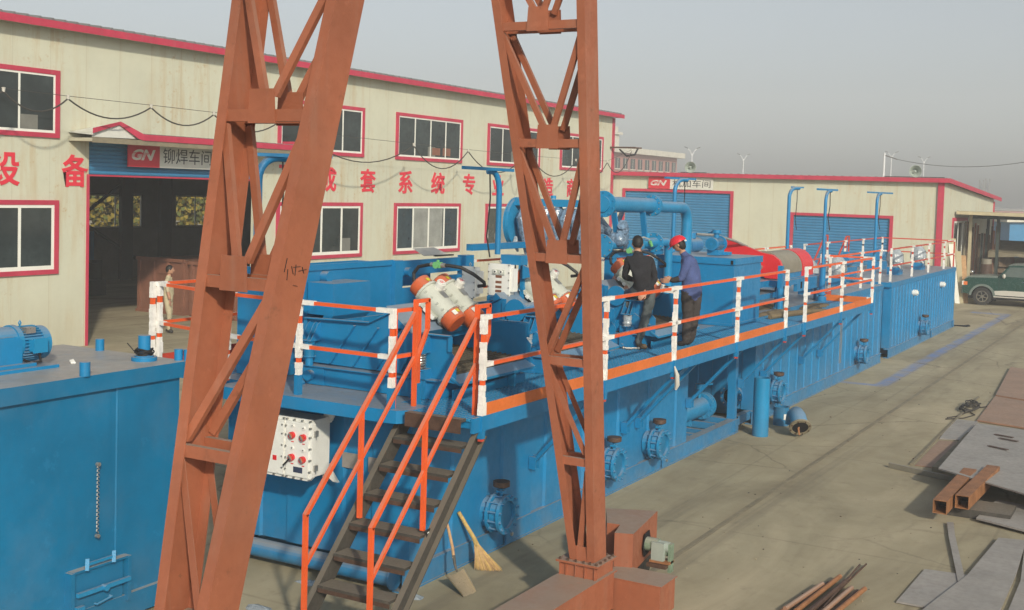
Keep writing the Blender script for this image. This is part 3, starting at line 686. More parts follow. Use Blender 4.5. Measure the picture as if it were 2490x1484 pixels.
def valve(parent, x, y0, z=.58, r=.265):
    b = MB('blue_clean')
    b.cyl((x,y0+.02,z), (x,y0-.16,z), r*.78, n=24)
    b.flange((x,y0-.13,z), (0,1,0), r, .035, 26, 12, mb='blue')
    b.cyl((x,y0-.16,z), (x,y0-.26,z), r*.85, n=26)
    b.flange((x,y0-.30,z), (0,1,0), r, .045, 28, 12, mb='blue', ri=r*.70)
    b.cyl((x,y0-.27,z), (x,y0-.28,z), r*.71, n=26, m='blue_old')
    for i in range(12):
        a = 2*math.pi*(i+.5)/12; c = V(x+math.cos(a)*r*.93, 0, z+math.sin(a)*r*.93)
        b.cyl(c+V(0,y0-.36,0), c+V(0,y0-.09,0), .013, n=6, m='blue')
    b.cyl((x,y0-.21,z+r*.8), (x,y0-.21,z+r+.10), .028, n=10); b.box(x-.05, x+.05, y0-.26, y0-.16, z+r+.02, z+r+.05)
    vv = b.build('valve', parent)
    h = MB('brown_iron'); zc = z+r+.14
    h.cyl((x,y0-.21,zc-.035), (x,y0-.21,zc+.03), .115, n=18); h.cyl((x,y0-.21,zc-.06), (x,y0-.21,zc-.035), .06, .115, n=18, m='dark_steel')
    h.cyl((x+.115,y0-.22,zc), (x+.16,y0-.24,zc), .016, n=6, m='steel'); h.build('handwheel', vv)
def padeye(b, x, y0):
    b.prism([(x,y0-.036,.03),(x+.24,y0-.036,.03),(x+.24,y0-.036,.10),(x+.16,y0-.036,.29),(x+.06,y0-.036,.33),(x,y0-.036,.30)], (0,-.03,0)); b.cyl((x+.13,y0-.066,.15),(x+.13,y0-.09,.15),.03,n=10,m='steel')

WRAP = .17
def rail_run(parent, pts, z0, zt, zm, col='rail_orange', toe=None, postcol=None, wrap_prob=1.0, name='guard_rail', bottom='blue', caps=True, sockets=True):
    P = [Vector((p[0], p[1], 0)) for p in pts]
    G = None
    for z in (zt, zm):
        b = MB(col)
        for i, (a, c) in enumerate(zip(P, P[1:])):
            d = (c-a); L_ = d.length; d.normalize(); A = a+V(0,0,z); C_ = c+V(0,0,z)
            wa = WRAP*random.uniform(.75,1.5) if random.random() < wrap_prob else .0
            wc = WRAP*random.uniform(.75,1.5) if random.random() < wrap_prob else .0
            b.bar(A, C_, .050, .042)
            if wa: b.bar(A-d*.02, A+d*wa, .060, .054, 'tape')
            if wc: b.bar(C_-d*wc, C_+d*.02, .060, .054, 'tape')
        if G is None: G = b.build(name, parent)
        else: b.build('mid_rail', G)
    pat = [(0,.16,1),(.16,.24,0),(.24,.62,1),(.62,.67,0),(.67,1,1)]
    for p in P:
        q = MB(postcol or col); H_ = zt-z0
        q.box(p.x-.024, p.x+.024, p.y-.024, p.y+.024, z0, zt)
        if random.random() < wrap_prob:
            sh = random.uniform(-.04,.04)
            for a, c, k in pat:
                if k:
                    zz0 = z0+.02 if c == 1 else zt-(c+sh)*H_; zz1 = zt+.03 if a == 0 else zt-(a+sh)*H_
                    n = max(2, int((zz1-zz0)/.06)); pr = []
                    for i in range(n):
                        za, zb = zz0+(zz1-zz0)*i/n, zz0+(zz1-zz0)*(i+1)/n
                        w1 = .028+random.uniform(0,.007); ox, oy = random.uniform(-.003,.003), random.uniform(-.003,.003)
                        q.box(p.x-w1+ox, p.x+w1+ox, p.y-w1+oy, p.y+w1+oy, za, zb, 'tape')
        if sockets: q.box(p.x-.034, p.x+.034, p.y-.034, p.y+.034, z0-.24, z0+.02, bottom); q.box(p.x-.026, p.x+.026, p.y-.026, p.y+.026, z0-.27, z0-.241, 'rail_red')
        q.build('post', G)
    if toe:
        for a, c in zip(P, P[1:]):
            d = (c-a).normalized(); n = V(d.y,-d.x,0)
            tb = MB(toe); o = V(0,0,z0+.075)-n*.004
            tb.bar(a+o, c+o, .008, .15)
            tb.bar(a+o-d*.03, a+o+d*random.uniform(.08,.15), .016, .158, 'tape'); tb.bar(c+o-d*random.uniform(.07,.13), c+o+d*.03, .016, .158, 'tape')
            tb.build('toe_board', G)
    return G
def grating(parent, x0, x1, y0, y1, z, pit=.05, name='grating'):
    b = MB('blue_clean'); y = y0+.02
    b.box(x0, x1, y0, y0+.012, z-.035, z); b.box(x0, x1, y1-.012, y1, z-.035, z)
    n = int((y1-y0-.04)/pit)
    for i in range(1, n): yy = y0+(y1-y0)*i/n; b.box(x0, x1, yy-.006, yy+.006, z-.03, z)
    n = int((x1-x0)/.10)
    for i in range(n+1): xx = x0+(x1-x0)*i/n; b.box(xx-.008, xx+.008, y0+.012, y1-.012, z-.026, z+.001)
    return b.build(name, parent)

# tank nearest the stairs
T1 = thing('mud_tank', 'nearest blue mud tank of the row, stairs and white switch panel at its end', 'tank', (17,9.5,0), 'blue mud tanks in one long row')
hull(T1, 11.88, 21.0, 8.03, 10.95, .285, 2.2, 1.25, .30, .035)
skid(T1, 11.75, 23.9, 8.03, 10.95)
b = MB('blue'); b.cyl((11.70,8.12,.20), (11.70,10.9,.20), .115, n=20); b.cyl((11.70,8.10,.20), (11.70,8.125,.20), .15, n=20); b.build('end_pipe', T1)
b = MB('blue')
b.box(11.60, 23.9, 8.03, 10.95, 2.202, ZD-.004)
b.prism([(11.10,7.86,2.2),(11.10,10.46,2.2),(11.598,10.46,2.2),(11.598,7.62,2.2),(11.26,7.62,2.2),(11.12,7.74,2.2)], (0,0,.15))
b.build('deck', T1)
b = MB('blue'); b.box(23.72, 23.88, 8.04, 8.20, .285, 2.2); b.box(23.72, 23.88, 10.78, 10.94, .285, 2.2); b.box(21.0,23.7,8.05,8.12,2.05,2.2)
for k in (21.5, 22.3, 23.1): b.box(k, k+.10, 8.17, 10.8, .14, .27)
b.box(23.68, 23.9, 8.0, 10.97, .03, .284); b.build('bay_frame', T1)
b = MB('blue_clean'); b.cyl((21.0,8.62,.55), (23.35,8.62,.55), .19, n=28); b.flange((23.33,8.62,.55), (1,0,0), .27, .035, 28, 12, mb='blue_clean'); b.flange((23.41,8.62,.55), (1,0,0), .265, .035, 28, 12, mb='blue_clean'); b.flange((23.49,8.62,.55), (1,0,0), .27, .035, 28, 12, mb='blue_clean'); b.cyl((23.2,8.62,.7),(23.2,8.62,.95),.03); b.cyl((23.2,8.62,.93),(23.2,8.62,1.03),.09); b.bar((23.2,8.62,.99),(23.6,8.5,.99),.04,.03)
b.cyl((23.4,8.62,.9),(23.4,8.62,1.0),.03); b.box(22.4,22.5,8.5,8.74,.285,.4); b.build('suction_pipe', T1)
for vx in (13.72, 17.3, 19.15): valve(T1, vx, 8.03)
for q in (14.15, 19.75): b = MB('blue'); padeye(b, q, 8.03); b.build('lug', T1)
def walkway(parent, x0, x1, y0, y1, braces, side=-1):
    grating(parent, x0, x1, min(y0,y1)+.04 if side < 0 else min(y0,y1), max(y0,y1)-.002 if side < 0 else max(y0,y1)-.04, ZD)
    b = MB('blue'); ye = min(y0,y1) if side < 0 else max(y0,y1)
    b.box(x0, x1, ye-.01, ye+.03, 2.19, 2.36) if side < 0 else b.box(x0, x1, ye-.03, ye+.01, 2.19, 2.36)
    k = x0+.02
    while k < x1:
        b.box(k, k+.05, min(y0,y1)+.032, max(y0,y1)-.032, 2.24, 2.314); k += 1.18
    b.build('walkway_frame', parent)
    for x in braces:
        b = MB('blue'); yh = 8.02 if side < 0 else 10.96; s_ = side
        b.bar((x,yh+s_*.04,1.03), (x,yh+s_*1.08,2.19), .075, .05); b.cyl((x-.05,yh+s_*.03,1.06),(x+.05,yh+s_*.03,1.06),.045,n=12); b.box(x-.07,x-.045,min(yh,yh+s_*.11),max(yh,yh+s_*.11),.94,1.12); b.box(x+.045,x+.07,min(yh,yh+s_*.11),max(yh,yh+s_*.11),.94,1.12)
        b.build('brace', parent)
walkway(T1, 11.22, 23.9, 6.78, 8.025, (14.9, 18.05, 18.62, 20.95, 23.86))
walkway(T1, 11.72, 22.5, 12.20, 10.955, (), side=1)
rail_run(T1, [(11.40,6.78),(14.60,6.78),(17.08,6.78),(19.98,6.78),(22.83,6.78)], ZD, 3.47, 2.94, toe='toe_orange')
rail_run(T1, [(11.20,7.87),(11.25,9.27),(11.40,10.55),(11.80,12.15)], ZD+.02, 3.47, 2.94, sockets=False)
rail_run(T1, [(11.24,7.87),(11.68,7.84)], ZD, 3.47, 2.94, wrap_prob=0, sockets=False)
rail_run(T1, [(11.72,12.20),(14.3,12.20),(17.2,12.20),(19.9,12.20),(22.4,12.20)], ZD, 3.47, 2.94, toe='rail_red')
for (x, y) in ((11.20,7.87),(11.25,9.27),(11.68,7.84)): b = MB('blue'); b.box(x-.036, x+.036, y-.036, y+.036, ZD, ZD+.24); b.build('rail_socket', T1)
b = MB('sheet_steel'); b.box(11.872, 11.878, 8.82, 9.06, 1.38, 1.57); b.build('name_plate', T1); b = MB('sheet_steel'); b.box(11.872, 11.878, 8.42, 8.66, 1.37, 1.56); b.build('name_plate', T1)

T2 = thing('mud_tank', 'middle blue mud tank of the row, below the red centrifuge', 'tank', (31,9.5,0), 'blue mud tanks in one long row')
hull(T2, 24.95, 36.9, 8.03, 10.95, .285, 2.2, .62, .45, .022)
skid(T2, 24.82, 36.95, 8.03, 10.95)
b = MB('blue'); b.box(24.2, 36.95, 8.03, 10.95, 2.2, ZD); b.box(24.2, 36.95, 8.018, 8.029, 2.21, ZD-.01); b.build('deck', T2)
b = MB('blue'); b.cyl((24.95,8.47,.58),(24.74,8.47,.58),.20,n=24); b.flange((24.73,8.47,.58),(1,0,0),.25,.03,26,12,mb='steel',ri=.17); b.cyl((24.74,8.47,.58),(24.75,8.47,.58),.175,n=24,m='hole'); b.build('pipe_stub', T2)
for vx in (26.0, 33.9): valve(T2, vx, 8.03)
b = MB('blue'); padeye(b, 26.6, 8.03); b.build('lug', T2)
walkway(T2, 24.0, 30.02, 6.78, 8.025, (25.34, 28.27, 29.9))
GR = rail_run(T2, [(24.15,6.78),(27.05,6.78),(30.0,6.78),(30.0,8.05)], ZD, 3.47, 2.94, toe='toe_orange')
rail_run(T2, [(31.2,8.15),(34.6,8.15),(37.0,8.15)], ZD, 3.38, 2.86)
rail_run(T2, [(28.5,10.85),(31.5,10.85),(34.2,10.85),(36.8,10.85)], ZD, 3.38, 2.86, toe='rail_red')
rail_run(T2, [(23.0,10.88),(25.8,10.88),(28.4,10.88)], ZD, 3.45, 2.92, toe='rail_red', sockets=False)
b = MB('steel')
for dx in (-.06,.06): b.tube([(27.1+dx,6.77,2.15),(27.1+dx,6.77,1.2)], .010, 5)
b.build('hanging_chain', T2)

T3 = thing('mud_tank', 'farthest blue mud tank of the row, with two round white bosses', 'tank', (44,9.5,0), 'blue mud tanks in one long row')
hull(T3, 38.15, 49.62, 8.03, 10.95, .285, 2.2, .46, .45, .024)
skid(T3, 38.0, 49.64, 8.03, 10.95)
b = MB('blue'); b.box(38.05, 49.64, 8.03, 10.95, 2.2, ZD); b.box(38.05, 49.64, 8.018, 8.029, 2.21, ZD-.01); b.build('deck', T3)
valve(T3, 42.7, 8.03); 
for q in (44.8, 49.2): b = MB('blue'); padeye(b, q, 8.03); b.build('lug', T3)
for vx in (41.5, 46.55):
    b = MB('white_paint'); b.cyl((vx,8.05,1.84),(vx,7.90,1.84),.10,n=18); b.cyl((vx,7.90,1.84),(vx,7.86,1.84),.06,n=14); b.build('boss', T3)
rail_run(T3, [(38.3,8.12),(41.55,8.12),(44.4,8.12),(47.45,8.12),(49.55,8.12),(49.55,10.88)], ZD, 3.38, 2.86, col='rail_red', wrap_prob=.8)
rail_run(T3, [(38.4,10.88),(41.2,10.88),(43.6,10.88),(46.3,10.88)], ZD, 3.38, 2.86, col='rail_red')
rail_run(T3, [(46.3,10.88),(49.55,10.88)], ZD, 3.38, 2.86, col='rail_red')
fs = thing('access_stairs', 'far red-railed stairs leaning against the back of the farthest tank', 'stairs', (41,11.6,0))
b = MB('rail_red')
for dy in (0, .8):
    b.bar((45.0,11.2+dy,3.5),(41.2,11.2+dy,1.0),.05,.05); b.bar((45.0,11.2+dy,3.0),(41.2,11.2+dy,.5),.05,.05); b.bar((45.4,11.2+dy,3.5),(45,11.2+dy,3.5),.05,.05)
    for x, z in ((45.0,3.5),(45.4,3.5),(43.1,2.25),(41.2,1.0)): b.bar((x,11.2+dy,z),(x,11.2+dy,max(z-1.2,0)),.05,.05)
b.build('handrail', fs)
b = MB('dark_steel')
for dy in (0,.8): b.bar((45.2,11.2+dy,2.3),(41.0,11.2+dy,0.02),.05,.2)
for k in range(8): b.box(41.3+.5*k, 41.5+.5*k, 11.22, 11.98, .18+.275*k, .22+.275*k)
b.build('flight', fs)

# tank standing alone at the left
T4 = thing('mud_tank', 'separate blue tank at left with dusty top, agitator motor and hatch', 'tank', (5,11.1,0))
HB = 2.8
hull(T4, -2.0, 10.12, 10.09, 12.12, .3, 2.62, 1.62, .05, .014, 'blue_old')
b = MB('blue_old'); b.box(-2.1, 10.2, 10.03, 12.16, 2.62, HB); b.build('deck', T4)
b = MB('blue_old'); b.box(-2.0,10.2,10.03,10.06,.05,.28); b.box(-2.0,10.2,10.03,10.2,.28,.30); b.box(-2.0,10.2,12.0,12.15,0,.3); b.box(10.17,10.2,10.06,12.0,.02,.28); b.build('skid_frame', T4)
def stub(x, y, r, h, nm='pipe_stub'):
    b = MB('blue'); b.cyl((x,y,HB+h),(x,y,HB),r,n=20); b.build(nm, T4)
stub(10.13,11.42,.052,.14); stub(8.72,10.05,.055,.15); stub(10.17,10.16,.05,.13); stub(10.22,10.06,.05,.13)
b = MB('blue_old'); b.box(8.60,9.26,10.04,10.09,.30,.72); b.box(8.55,9.32,10.00,10.09,.72,.745); b.box(8.52,8.57,9.99,10.09,.22,.74); b.box(9.29,9.34,9.99,10.09,.24,.74); ht = b.build('hatch', T4)
b = MB('blue_clean'); b.bar((8.58,9.97,.50),(9.30,9.97,.50),.04,.045); b.cyl((8.93,9.98,.50),(8.93,9.91,.50),.035,n=10); b.bar((8.72,9.98,.80),(9.06,9.98,.80),.03,.03); b.bar((8.70,9.96,.74),(8.72,9.98,.86),.04,.04); b.bar((9.06,9.96,.74),(9.08,9.98,.86),.04,.04); b.tube([(8.82,9.98,.35),(8.82,9.94,.35),(9.02,9.94,.38),(9.02,9.98,.38)],.012,6); b.bar((8.56,9.96,.33),(8.66,9.96,.33),.05,.10); b.build('latch', ht)
b = MB('steel')
for i in range(34): z = 1.82-.0215*i; b.bar((8.885,10.02 if i%2 else 10.03,z),(8.885+(.012 if i%2 else -.012),10.02,z-.022),.012,.008)
b.cyl((8.885,10.04,1.835),(8.885,10.0,1.835),.022,n=10,m='steel'); b.cyl((8.885,10.04,1.06),(8.885,10.0,1.06),.022,n=10); b.build('chain', T4)
t = thing('agitator_pipe', 'short blue pipe stub on a round flange with black cable coiled round it', 'pipe', (9.9,10.43,HB))
b = MB('blue'); b.cyl((9.9,10.43,HB),(9.9,10.43,HB+.045),.145,n=28); b.cyl((9.9,10.43,HB+.045),(9.9,10.43,HB+.06),.11,n=24); b.cyl((9.9,10.43,HB+.06),(9.9,10.43,HB+.29),.07,n=20); b.build('pipe_stub', t)
b = MB('rubber')
for k in range(5):
    rr = .085+.012*(k%3); b.tube([(9.9+rr*math.cos(a),10.43+rr*math.sin(a),HB+.075+.014*k+.01*math.sin(3*a+k)) for a in [i*.35+k for i in range(19)]], .009, 6)
b.tube([(9.82,10.50,HB+.1),(9.80,10.55,HB+.16),(9.78,10.58,HB+.2)], .006, 5); b.build('cable', t)
# agitator gearbox and motor on the left tank
t = thing('agitator_motor', 'blue finned electric motor with gearbox on the left tank top', 'motor', (8.5,11.1,HB))
b = MB('blue'); b.box(7.9, 8.72, 10.80, 11.38, HB+.035, HB+.07); b.box(7.6,8.95,10.72,11.45,HB,HB+.034); b.prism([(8.05,10.88,HB+.07),(8.60,10.88,HB+.07),(8.60,10.88,HB+.32),(8.50,10.88,HB+.36),(8.05,10.88,HB+.36)], (0,.42,0)); b.build('base', t)
b = MB('blue_clean'); c = V(8.30,11.08,HB+.36)
b.cyl((8.05,11.08,HB+.28),(8.62,11.08,HB+.28),.17,n=28); b.cyl((8.58,11.08,HB+.27),(8.64,11.08,HB+.27),.195,n=28); b.build('gearbox', t)
b = MB('blue_clean'); cy, cz = 11.08, HB+.245
b.cyl((8.62,cy,cz),(8.90,cy,cz),.165,n=30)
for i in range(34):
    a = 2*math.pi*i/34; d = V(0,math.cos(a),math.sin(a))
    b.bar(V(8.64,cy,cz)+d*.18, V(8.90,cy,cz)+d*.18, .006, .04, up=d)
b.cyl((8.90,cy,cz),(9.0,cy,cz),.188,.185,n=32); b.cyl((9.0,cy,cz),(9.03,cy,cz),.185,.14,n=32)
b.box(8.70,8.86,cy-.27,cy-.17,cz-.06,cz+.07); b.box(8.69,8.87,cy-.275,cy-.255,cz-.075,cz+.085); b.box(8.68,8.80,cy-.16,cy-.06,cz+.13,cz+.195,'steel')
b.tube([(8.72,cy,cz+.2),(8.705,cy,cz+.235),(8.72,cy,cz+.26),(8.735,cy,cz+.235),(8.72,cy,cz+.2)],.008,6)
b.build('motor', t)
b = MB('rubber'); b.tube([(8.80,cy-.22,cz-.07),(8.82,cy-.22,cz-.18),(8.72,cy-.2,HB+.05),(8.62,cy-.2,HB+.1)],.016,6); b.build('cable', t)
tg = MB('white_paint'); tg.prism([(9.20,10.83,HB+.002),(9.24,10.80,HB+.002),(9.25,10.85,HB+.03),(9.22,10.88,HB+.02)], (0,0,.015)); tag(tg.build('paper_scrap'), 'crumpled white paper scrap on the dusty left tank top', 'litter')

# ---------------------------------------------------------------- stairs
st = thing('access_stairs', 'dark steel stairs with orange handrails up to the nearest tank', 'stairs', (10.4,7.35,0))
sl = (2.17-.58)/(11.42-9.91)
for yy, fdir in ((7.83, -1), (6.86, 1)):
    b = MB('dark_steel'); d = V(1,0,sl).normalized(); up_ = V(-sl,0,1).normalized()
    a, c = V(11.45,yy,2.20), V(9.38,yy,2.20-sl*2.07)
    b.chan(c-up_*.14, a-up_*.14, .20, .07, .012, up_, (0,-fdir,0) if False else (0,fdir*-1,0))
    b.build('stringer', st)
for k in range(8):
    x = 11.28-.262*k; z = 2.045-.272*k
    if z < .05: break
    b = MB('dark_steel'); b.box(x-.12, x+.12, 6.885, 7.80, z-.03, z); b.box(x-.122, x-.112, 6.885, 7.80, z-.075, z-.0305, 'brown_iron'); b.build('tread', st)
b = MB('dark_steel'); b.box(11.10, 11.205, 6.86, 7.60, 2.325, 2.358); b.box(11.09,11.099,6.86,7.6,2.20,2.358,'brown_iron'); b.build('tread', st)
def handrail(y, lab):
    b = MB('rail_orange'); w_ = .045
    p = lambda x, z: (x, y, z)
    b.bar(p(9.58,.18), p(9.58,1.50), w_, w_, up=(0,1,0)); 
    b.bar(p(9.57,1.49), p(11.50,3.44), w_, w_, up=(0,1,0)); b.bar(p(9.60,.98), p(11.50,2.93), w_*.8, w_*.8, up=(0,1,0))
    h = b.build('handrail', st)
    for xx, za, zb in ((10.50,1.26,2.42),(11.50,2.22,3.58)):
        q = MB('rail_orange'); q.bar(p(xx,za), p(xx,zb), w_*1.02, w_*1.02, up=(0,1,0)); q.build('post', h)
    q = MB('rail_orange'); q.bar(p(11.48,3.57), p(11.76,3.57), w_, w_, up=(0,1,0)); q.bar(p(11.75,3.58), p(11.75,3.22), w_, w_, up=(0,1,0)); q.bar(p(11.75,3.23), p(11.52,2.86), w_*.9, w_*.9, up=(0,1,0)); q.build('end_loop', h)
handrail(7.76, ''); handrail(6.93, '')
b = MB('black'); b.box(10.43,10.50,6.833,6.836,1.18,1.30); b.build('sticker', st)
text_mesh('sticker_mark', '2', st, 0, .045, 0, .07, (10.445,6.832,1.20), (1,0,0), (0,0,1), 'white_paint', .001, .01)

# ---------------------------------------------------------------- white switch panel below the platform
t = thing('switch_panel', 'white bolted switch box with four red knobs hung on the tank end', 'control box', (11.5,9.4,1.7))
b = MB('white_paint'); b.box(11.36, 11.74, 9.16, 9.95, 1.32, 2.02)
b.prism([(11.30,9.12,1.30),(11.30,9.07,1.35),(11.30,9.07,1.99),(11.30,9.12,2.05),(11.30,9.96,2.05),(11.30,9.96,1.30)], (.055,0,0))
b.box(11.275,11.298,9.12,9.46,1.34,2.01); b.box(11.27,11.297,9.50,9.94,1.34,2.01)
b.build('case', t)
b = MB('steel')
for y in (9.10,9.22,9.34,9.455,9.505,9.65,9.80): b.cyl((11.27,y,2.03),(11.30,y,2.03),.012,n=8); b.cyl((11.27,y,1.32),(11.30,y,1.32),.012,n=8)
for z in (1.42,1.56,1.70,1.84,1.95):
    for y in (9.09,9.46,9.52): b.cyl((11.262,y,z),(11.30,y,z),.012,n=8)
b.build('bolts', t)
for y, z in ((9.19,1.83),(9.36,1.84),(9.19,1.56),(9.36,1.57)):
    b = MB('decanter_red'); b.cyl((11.275,y,z),(11.235,y,z),.043,n=20); b.cyl((11.235,y,z),(11.232,y,z),.030,n=20,m='cap_orange'); b.bar((11.225,y+.02,z+.025),(11.225,y-.02,z-.03),.014,.022,'steel'); b.cyl((11.275,y,z+.115),(11.262,y,z+.115),.022,n=14,m='white_paint'); b.cyl((11.262,y,z+.115),(11.258,y,z+.115),.008,n=8,m='black'); b.box(11.272,11.2745,y-.02,y+.02,z-.085,z-.073,'decanter_red')
    b.build('knob', t)
b = MB('black'); b.bar((11.22,9.36,1.56),(11.20,9.44,1.47),.015,.02); b.build('knob_handle', t)
b = MB('cloth_navy'); b.box(11.271,11.274,9.20,9.34,1.39,1.46); b.box(11.266,11.269,9.60,9.66,1.5,1.56,'decanter_red'); b.build('label_plate', t)
b = MB('steel')
for z in (1.46,1.88): b.box(11.32,11.38,9.045,9.075,z-.035,z+.035)
b.build('hinge', t)
b = MB('white_paint')
for z0_, z1_ in ((1.98,2.18),(1.22,1.36)): b.prism([(11.72,9.14,z0_-.03 if z0_>1.5 else z1_+.03),(11.72,9.0,z1_ if z0_>1.5 else z0_),(11.72,9.08,z1_ if z0_>1.5 else z0_),(11.72,9.2,(z0_+z1_)/2)], (.03,0,0))
b.box(11.74,11.86,9.2,9.26,1.95,2.15); b.box(11.74,11.86,9.2,9.26,1.25,1.4); b.build('bracket', t)

# ---------------------------------------------------------------- gantry crane
cr = thing('gantry_crane', 'orange lattice gantry crane with two tapering legs on a rail beam', 'crane', (9,5.87,0))
def leg(xb, kx, depth, levels, gus, ztop, zbase, name='leg'):
    fx = lambda z: xb+kx*(z-.7)
    yl = lambda z: 6.01+.1315*(z-.74)
    yr = 5.69; fl = .095; th = .010
    so = MB('steel_orange')
    # four-flange chords: web outside, flanges front and rear
    def P(z, y, dx=0): return V(fx(z)+dx, y, z)
    for (y_of, sgn) in ((lambda z: yr, 1), (yl, -1)):
        a0, a1 = zbase, ztop
        for dx0, dx1, w0, w1 in ((0,depth,0,th),(0,th,th,fl),(depth-th,depth,th,fl)):
            q = [V(fx(a0)+dx0,y_of(a0)+sgn*w0,a0),V(fx(a0)+dx1,y_of(a0)+sgn*w0,a0),V(fx(a0)+dx1,y_of(a0)+sgn*w1,a0),V(fx(a0)+dx0,y_of(a0)+sgn*w1,a0)]
            r_ = [V(fx(a1)+dx0,y_of(a1)+sgn*w0,a1),V(fx(a1)+dx1,y_of(a1)+sgn*w0,a1),V(fx(a1)+dx1,y_of(a1)+sgn*w1,a1),V(fx(a1)+dx0,y_of(a1)+sgn*w1,a1)]
            so._q(q+r_, ((0,1,2,3),(7,6,5,4),(0,4,5,1),(1,5,6,2),(2,6,7,3),(3,7,4,0)), None)
    L_ = so.build(name, cr)
    for i, z in enumerate(levels):
        for dx in (.016, depth-.052):
            b = MB('steel_orange'); y0_, y1_ = yr+.012, yl(z)-.012
            x = fx(z)+dx; b.box(x, x+.008, y0_, y1_, z-.045, z+.045); b.box(x+.008, x+.05, y0_, y1_, z+.037, z+.045); b.box(x+.008, x+.05, y0_, y1_, z-.045, z-.037); b.build('cross_bar', L_)
        if i in gus:
            yc = (yr+yl(z))/2+.02
            for dx in (.002, depth-.010):
                b = MB('steel_orange'); b.prism([(fx(z)+dx,yc-.135,z-.06),(fx(z)+dx,yc+.135,z-.06),(fx(z)+dx,yc+.12,z+.20),(fx(z)+dx,yc-.12,z+.20)], (.008,0,0)); b.build('gusset_plate', L_)
    return fx, yl, L_
def brace(L_, fx, z0, y0, z1, y1, depth):
    for dx in (.014, depth-.054):
        b = MB('steel_orange'); a, c = V(fx(z0)+dx+.02,y0,z0), V(fx(z1)+dx+.02,y1,z1); d = (c-a).normalized(); n = V(-1,0,0)
        s = d.cross(n).normalized(); 
        b.prism([a-s*.032, a+s*.032, a+s*.032-n*.006, a-s*.032-n*.006], c-a)
        b.prism([a+s*.032-n*.007, a+s*.026-n*.007, a+s*.026-n*.045, a+s*.032-n*.045], c-a)
        b.build('brace', L_)
dep = .31
fxf, ylf, LF = leg(12.16, -.1165, dep, (1.85,2.99,4.15,5.41,6.67,7.93), (3,4,2,5), 9.0, .70)
def yc(yl, z): return (5.69+yl(z))/2+.02
for z0, z1 in ((4.15,5.41),(5.41,6.67),(6.67,7.93),(7.93,9.1)):
    brace(LF, fxf, z0+.15, yc(ylf,z0)+.05, z1-.07, ylf(z1)-.06, dep); brace(LF, fxf, z0+.15, yc(ylf,z0)-.05, z1-.07, 5.69+.06, dep)
brace(LF, fxf, 3.06, ylf(3.0)-.05, 4.08, 5.76, dep); brace(LF, fxf, 2.92, ylf(2.9)-.05, 1.95, 5.80, dep); brace(LF, fxf, .78, ylf(.8)-.12, 1.75, 5.78, dep)
fxn, yln, LN = leg(5.62, .293, .34, (.6,1.78,2.95,4.15,5.40,6.65,7.9), (3,4,5), 9.0, .52)
for z0, z1 in ((4.15,5.40),(5.40,6.65),(6.65,7.9),(7.9,9.1)):
    brace(LN, fxn, z0+.15, yc(yln,z0)+.05, z1-.07, yln(z1)-.06, .34); brace(LN, fxn, z0+.15, yc(yln,z0)-.05, z1-.07, 5.69+.06, .34)
brace(LN, fxn, 3.02, yln(3.0)-.05, 4.08, 5.76, .34); brace(LN, fxn, 2.88, yln(2.9)-.05, 1.86, 5.76, .34); brace(LN, fxn, .66, 5.76, 1.70, yln(1.7)-.05, .34)
# bottom beam, base plate with stiffeners and bolts
b = MB('steel_orange'); b.box(3.5, 12.60, 5.64, 6.10, .06, .50); b.box(3.5,12.62,5.61,6.13,.50,.515); b.build('bottom_beam', cr)
b = MB('steel_orange'); b.box(12.08, 12.58, 5.60, 6.14, .665, .69)
for y in (5.66,5.78,5.90,6.02,6.10): b.box(12.10, 12.56, y-.006, y+.006, .516, .664)
b.box(12.12, 12.128, 5.64, 6.11, .516, .664); b.box(12.55,12.558,5.64,6.11,.516,.664)
bp = b.build('base_plate', cr)
b = MB('brown_iron')
for y in (5.64,5.72,5.80,5.90,6.0,6.10): b.cyl((12.11,y,.69),(12.11,y,.715),.016,n=6); b.cyl((12.55,y,.69),(12.55,y,.715),.016,n=6)
for x in (12.2,12.32,12.44): b.cyl((x,5.63,.69),(x,5.63,.715),.016,n=6)
b.build('bolts', bp)
b = MB('steel_orange'); b.box(12.165, 12.17, 5.72, 6.0, .69, .86) ; b.build('foot_plate', bp)
# notched gearbox housing and wheel truck beyond the leg
b = MB('steel_orange'); zt = .82
b.prism([(13.36,6.10,.34),(13.98,6.40,.34),(14.25,5.80,.34),(13.10,5.63,.34),(13.02,5.84,.34),(13.38,5.93,.34)], (0,0,zt-.34)); b.build('drive_housing', cr)
b = MB('hole'); b.prism([(13.55,5.676,.42),(13.78,5.712,.42),(13.86,5.724,.55),(13.78,5.712,.70),(13.55,5.676,.70),(13.48,5.664,.55)], (0.001,-.008,0)); b.build('housing_hole', cr)
b = MB('steel_orange'); b.box(12.64, 13.10, 5.08, 5.80, .03, .40); b.box(12.63,13.12,5.06,5.82,.40,.412); b.build('wheel_truck', cr)
b = MB('dark_steel')
for x in (12.98,): b.cyl((x,5.84,.19),(x,5.90,.19),.18,n=24)
b.cyl((14.0,5.84,.19),(14.0,5.90,.19),.19,n=24); b.build('wheel', cr)
b = MB('black')
for (p, q) in (((7.02,.0),(7.05,.10)),((7.06,.02),(7.05,-.06)),((7.10,.04),(7.12,-.02)),((7.12,.03),(7.20,.035)),((7.15,.05),(7.14,-.03)),((7.18,.0),(7.27,.01)),((7.22,.03),(7.24,-.02)),((7.12,-.10),(7.17,-.11))):
    b = MB('black'); b.bar((p[0]-.30,5.6885,4.25+p[1]),(q[0]-.30,5.6885,4.25+q[1]),.002,.010,up=(0,1,0)); b.build('scrawl', LN)
b = MB('tarp'); c = V(13.62,5.45,.46)
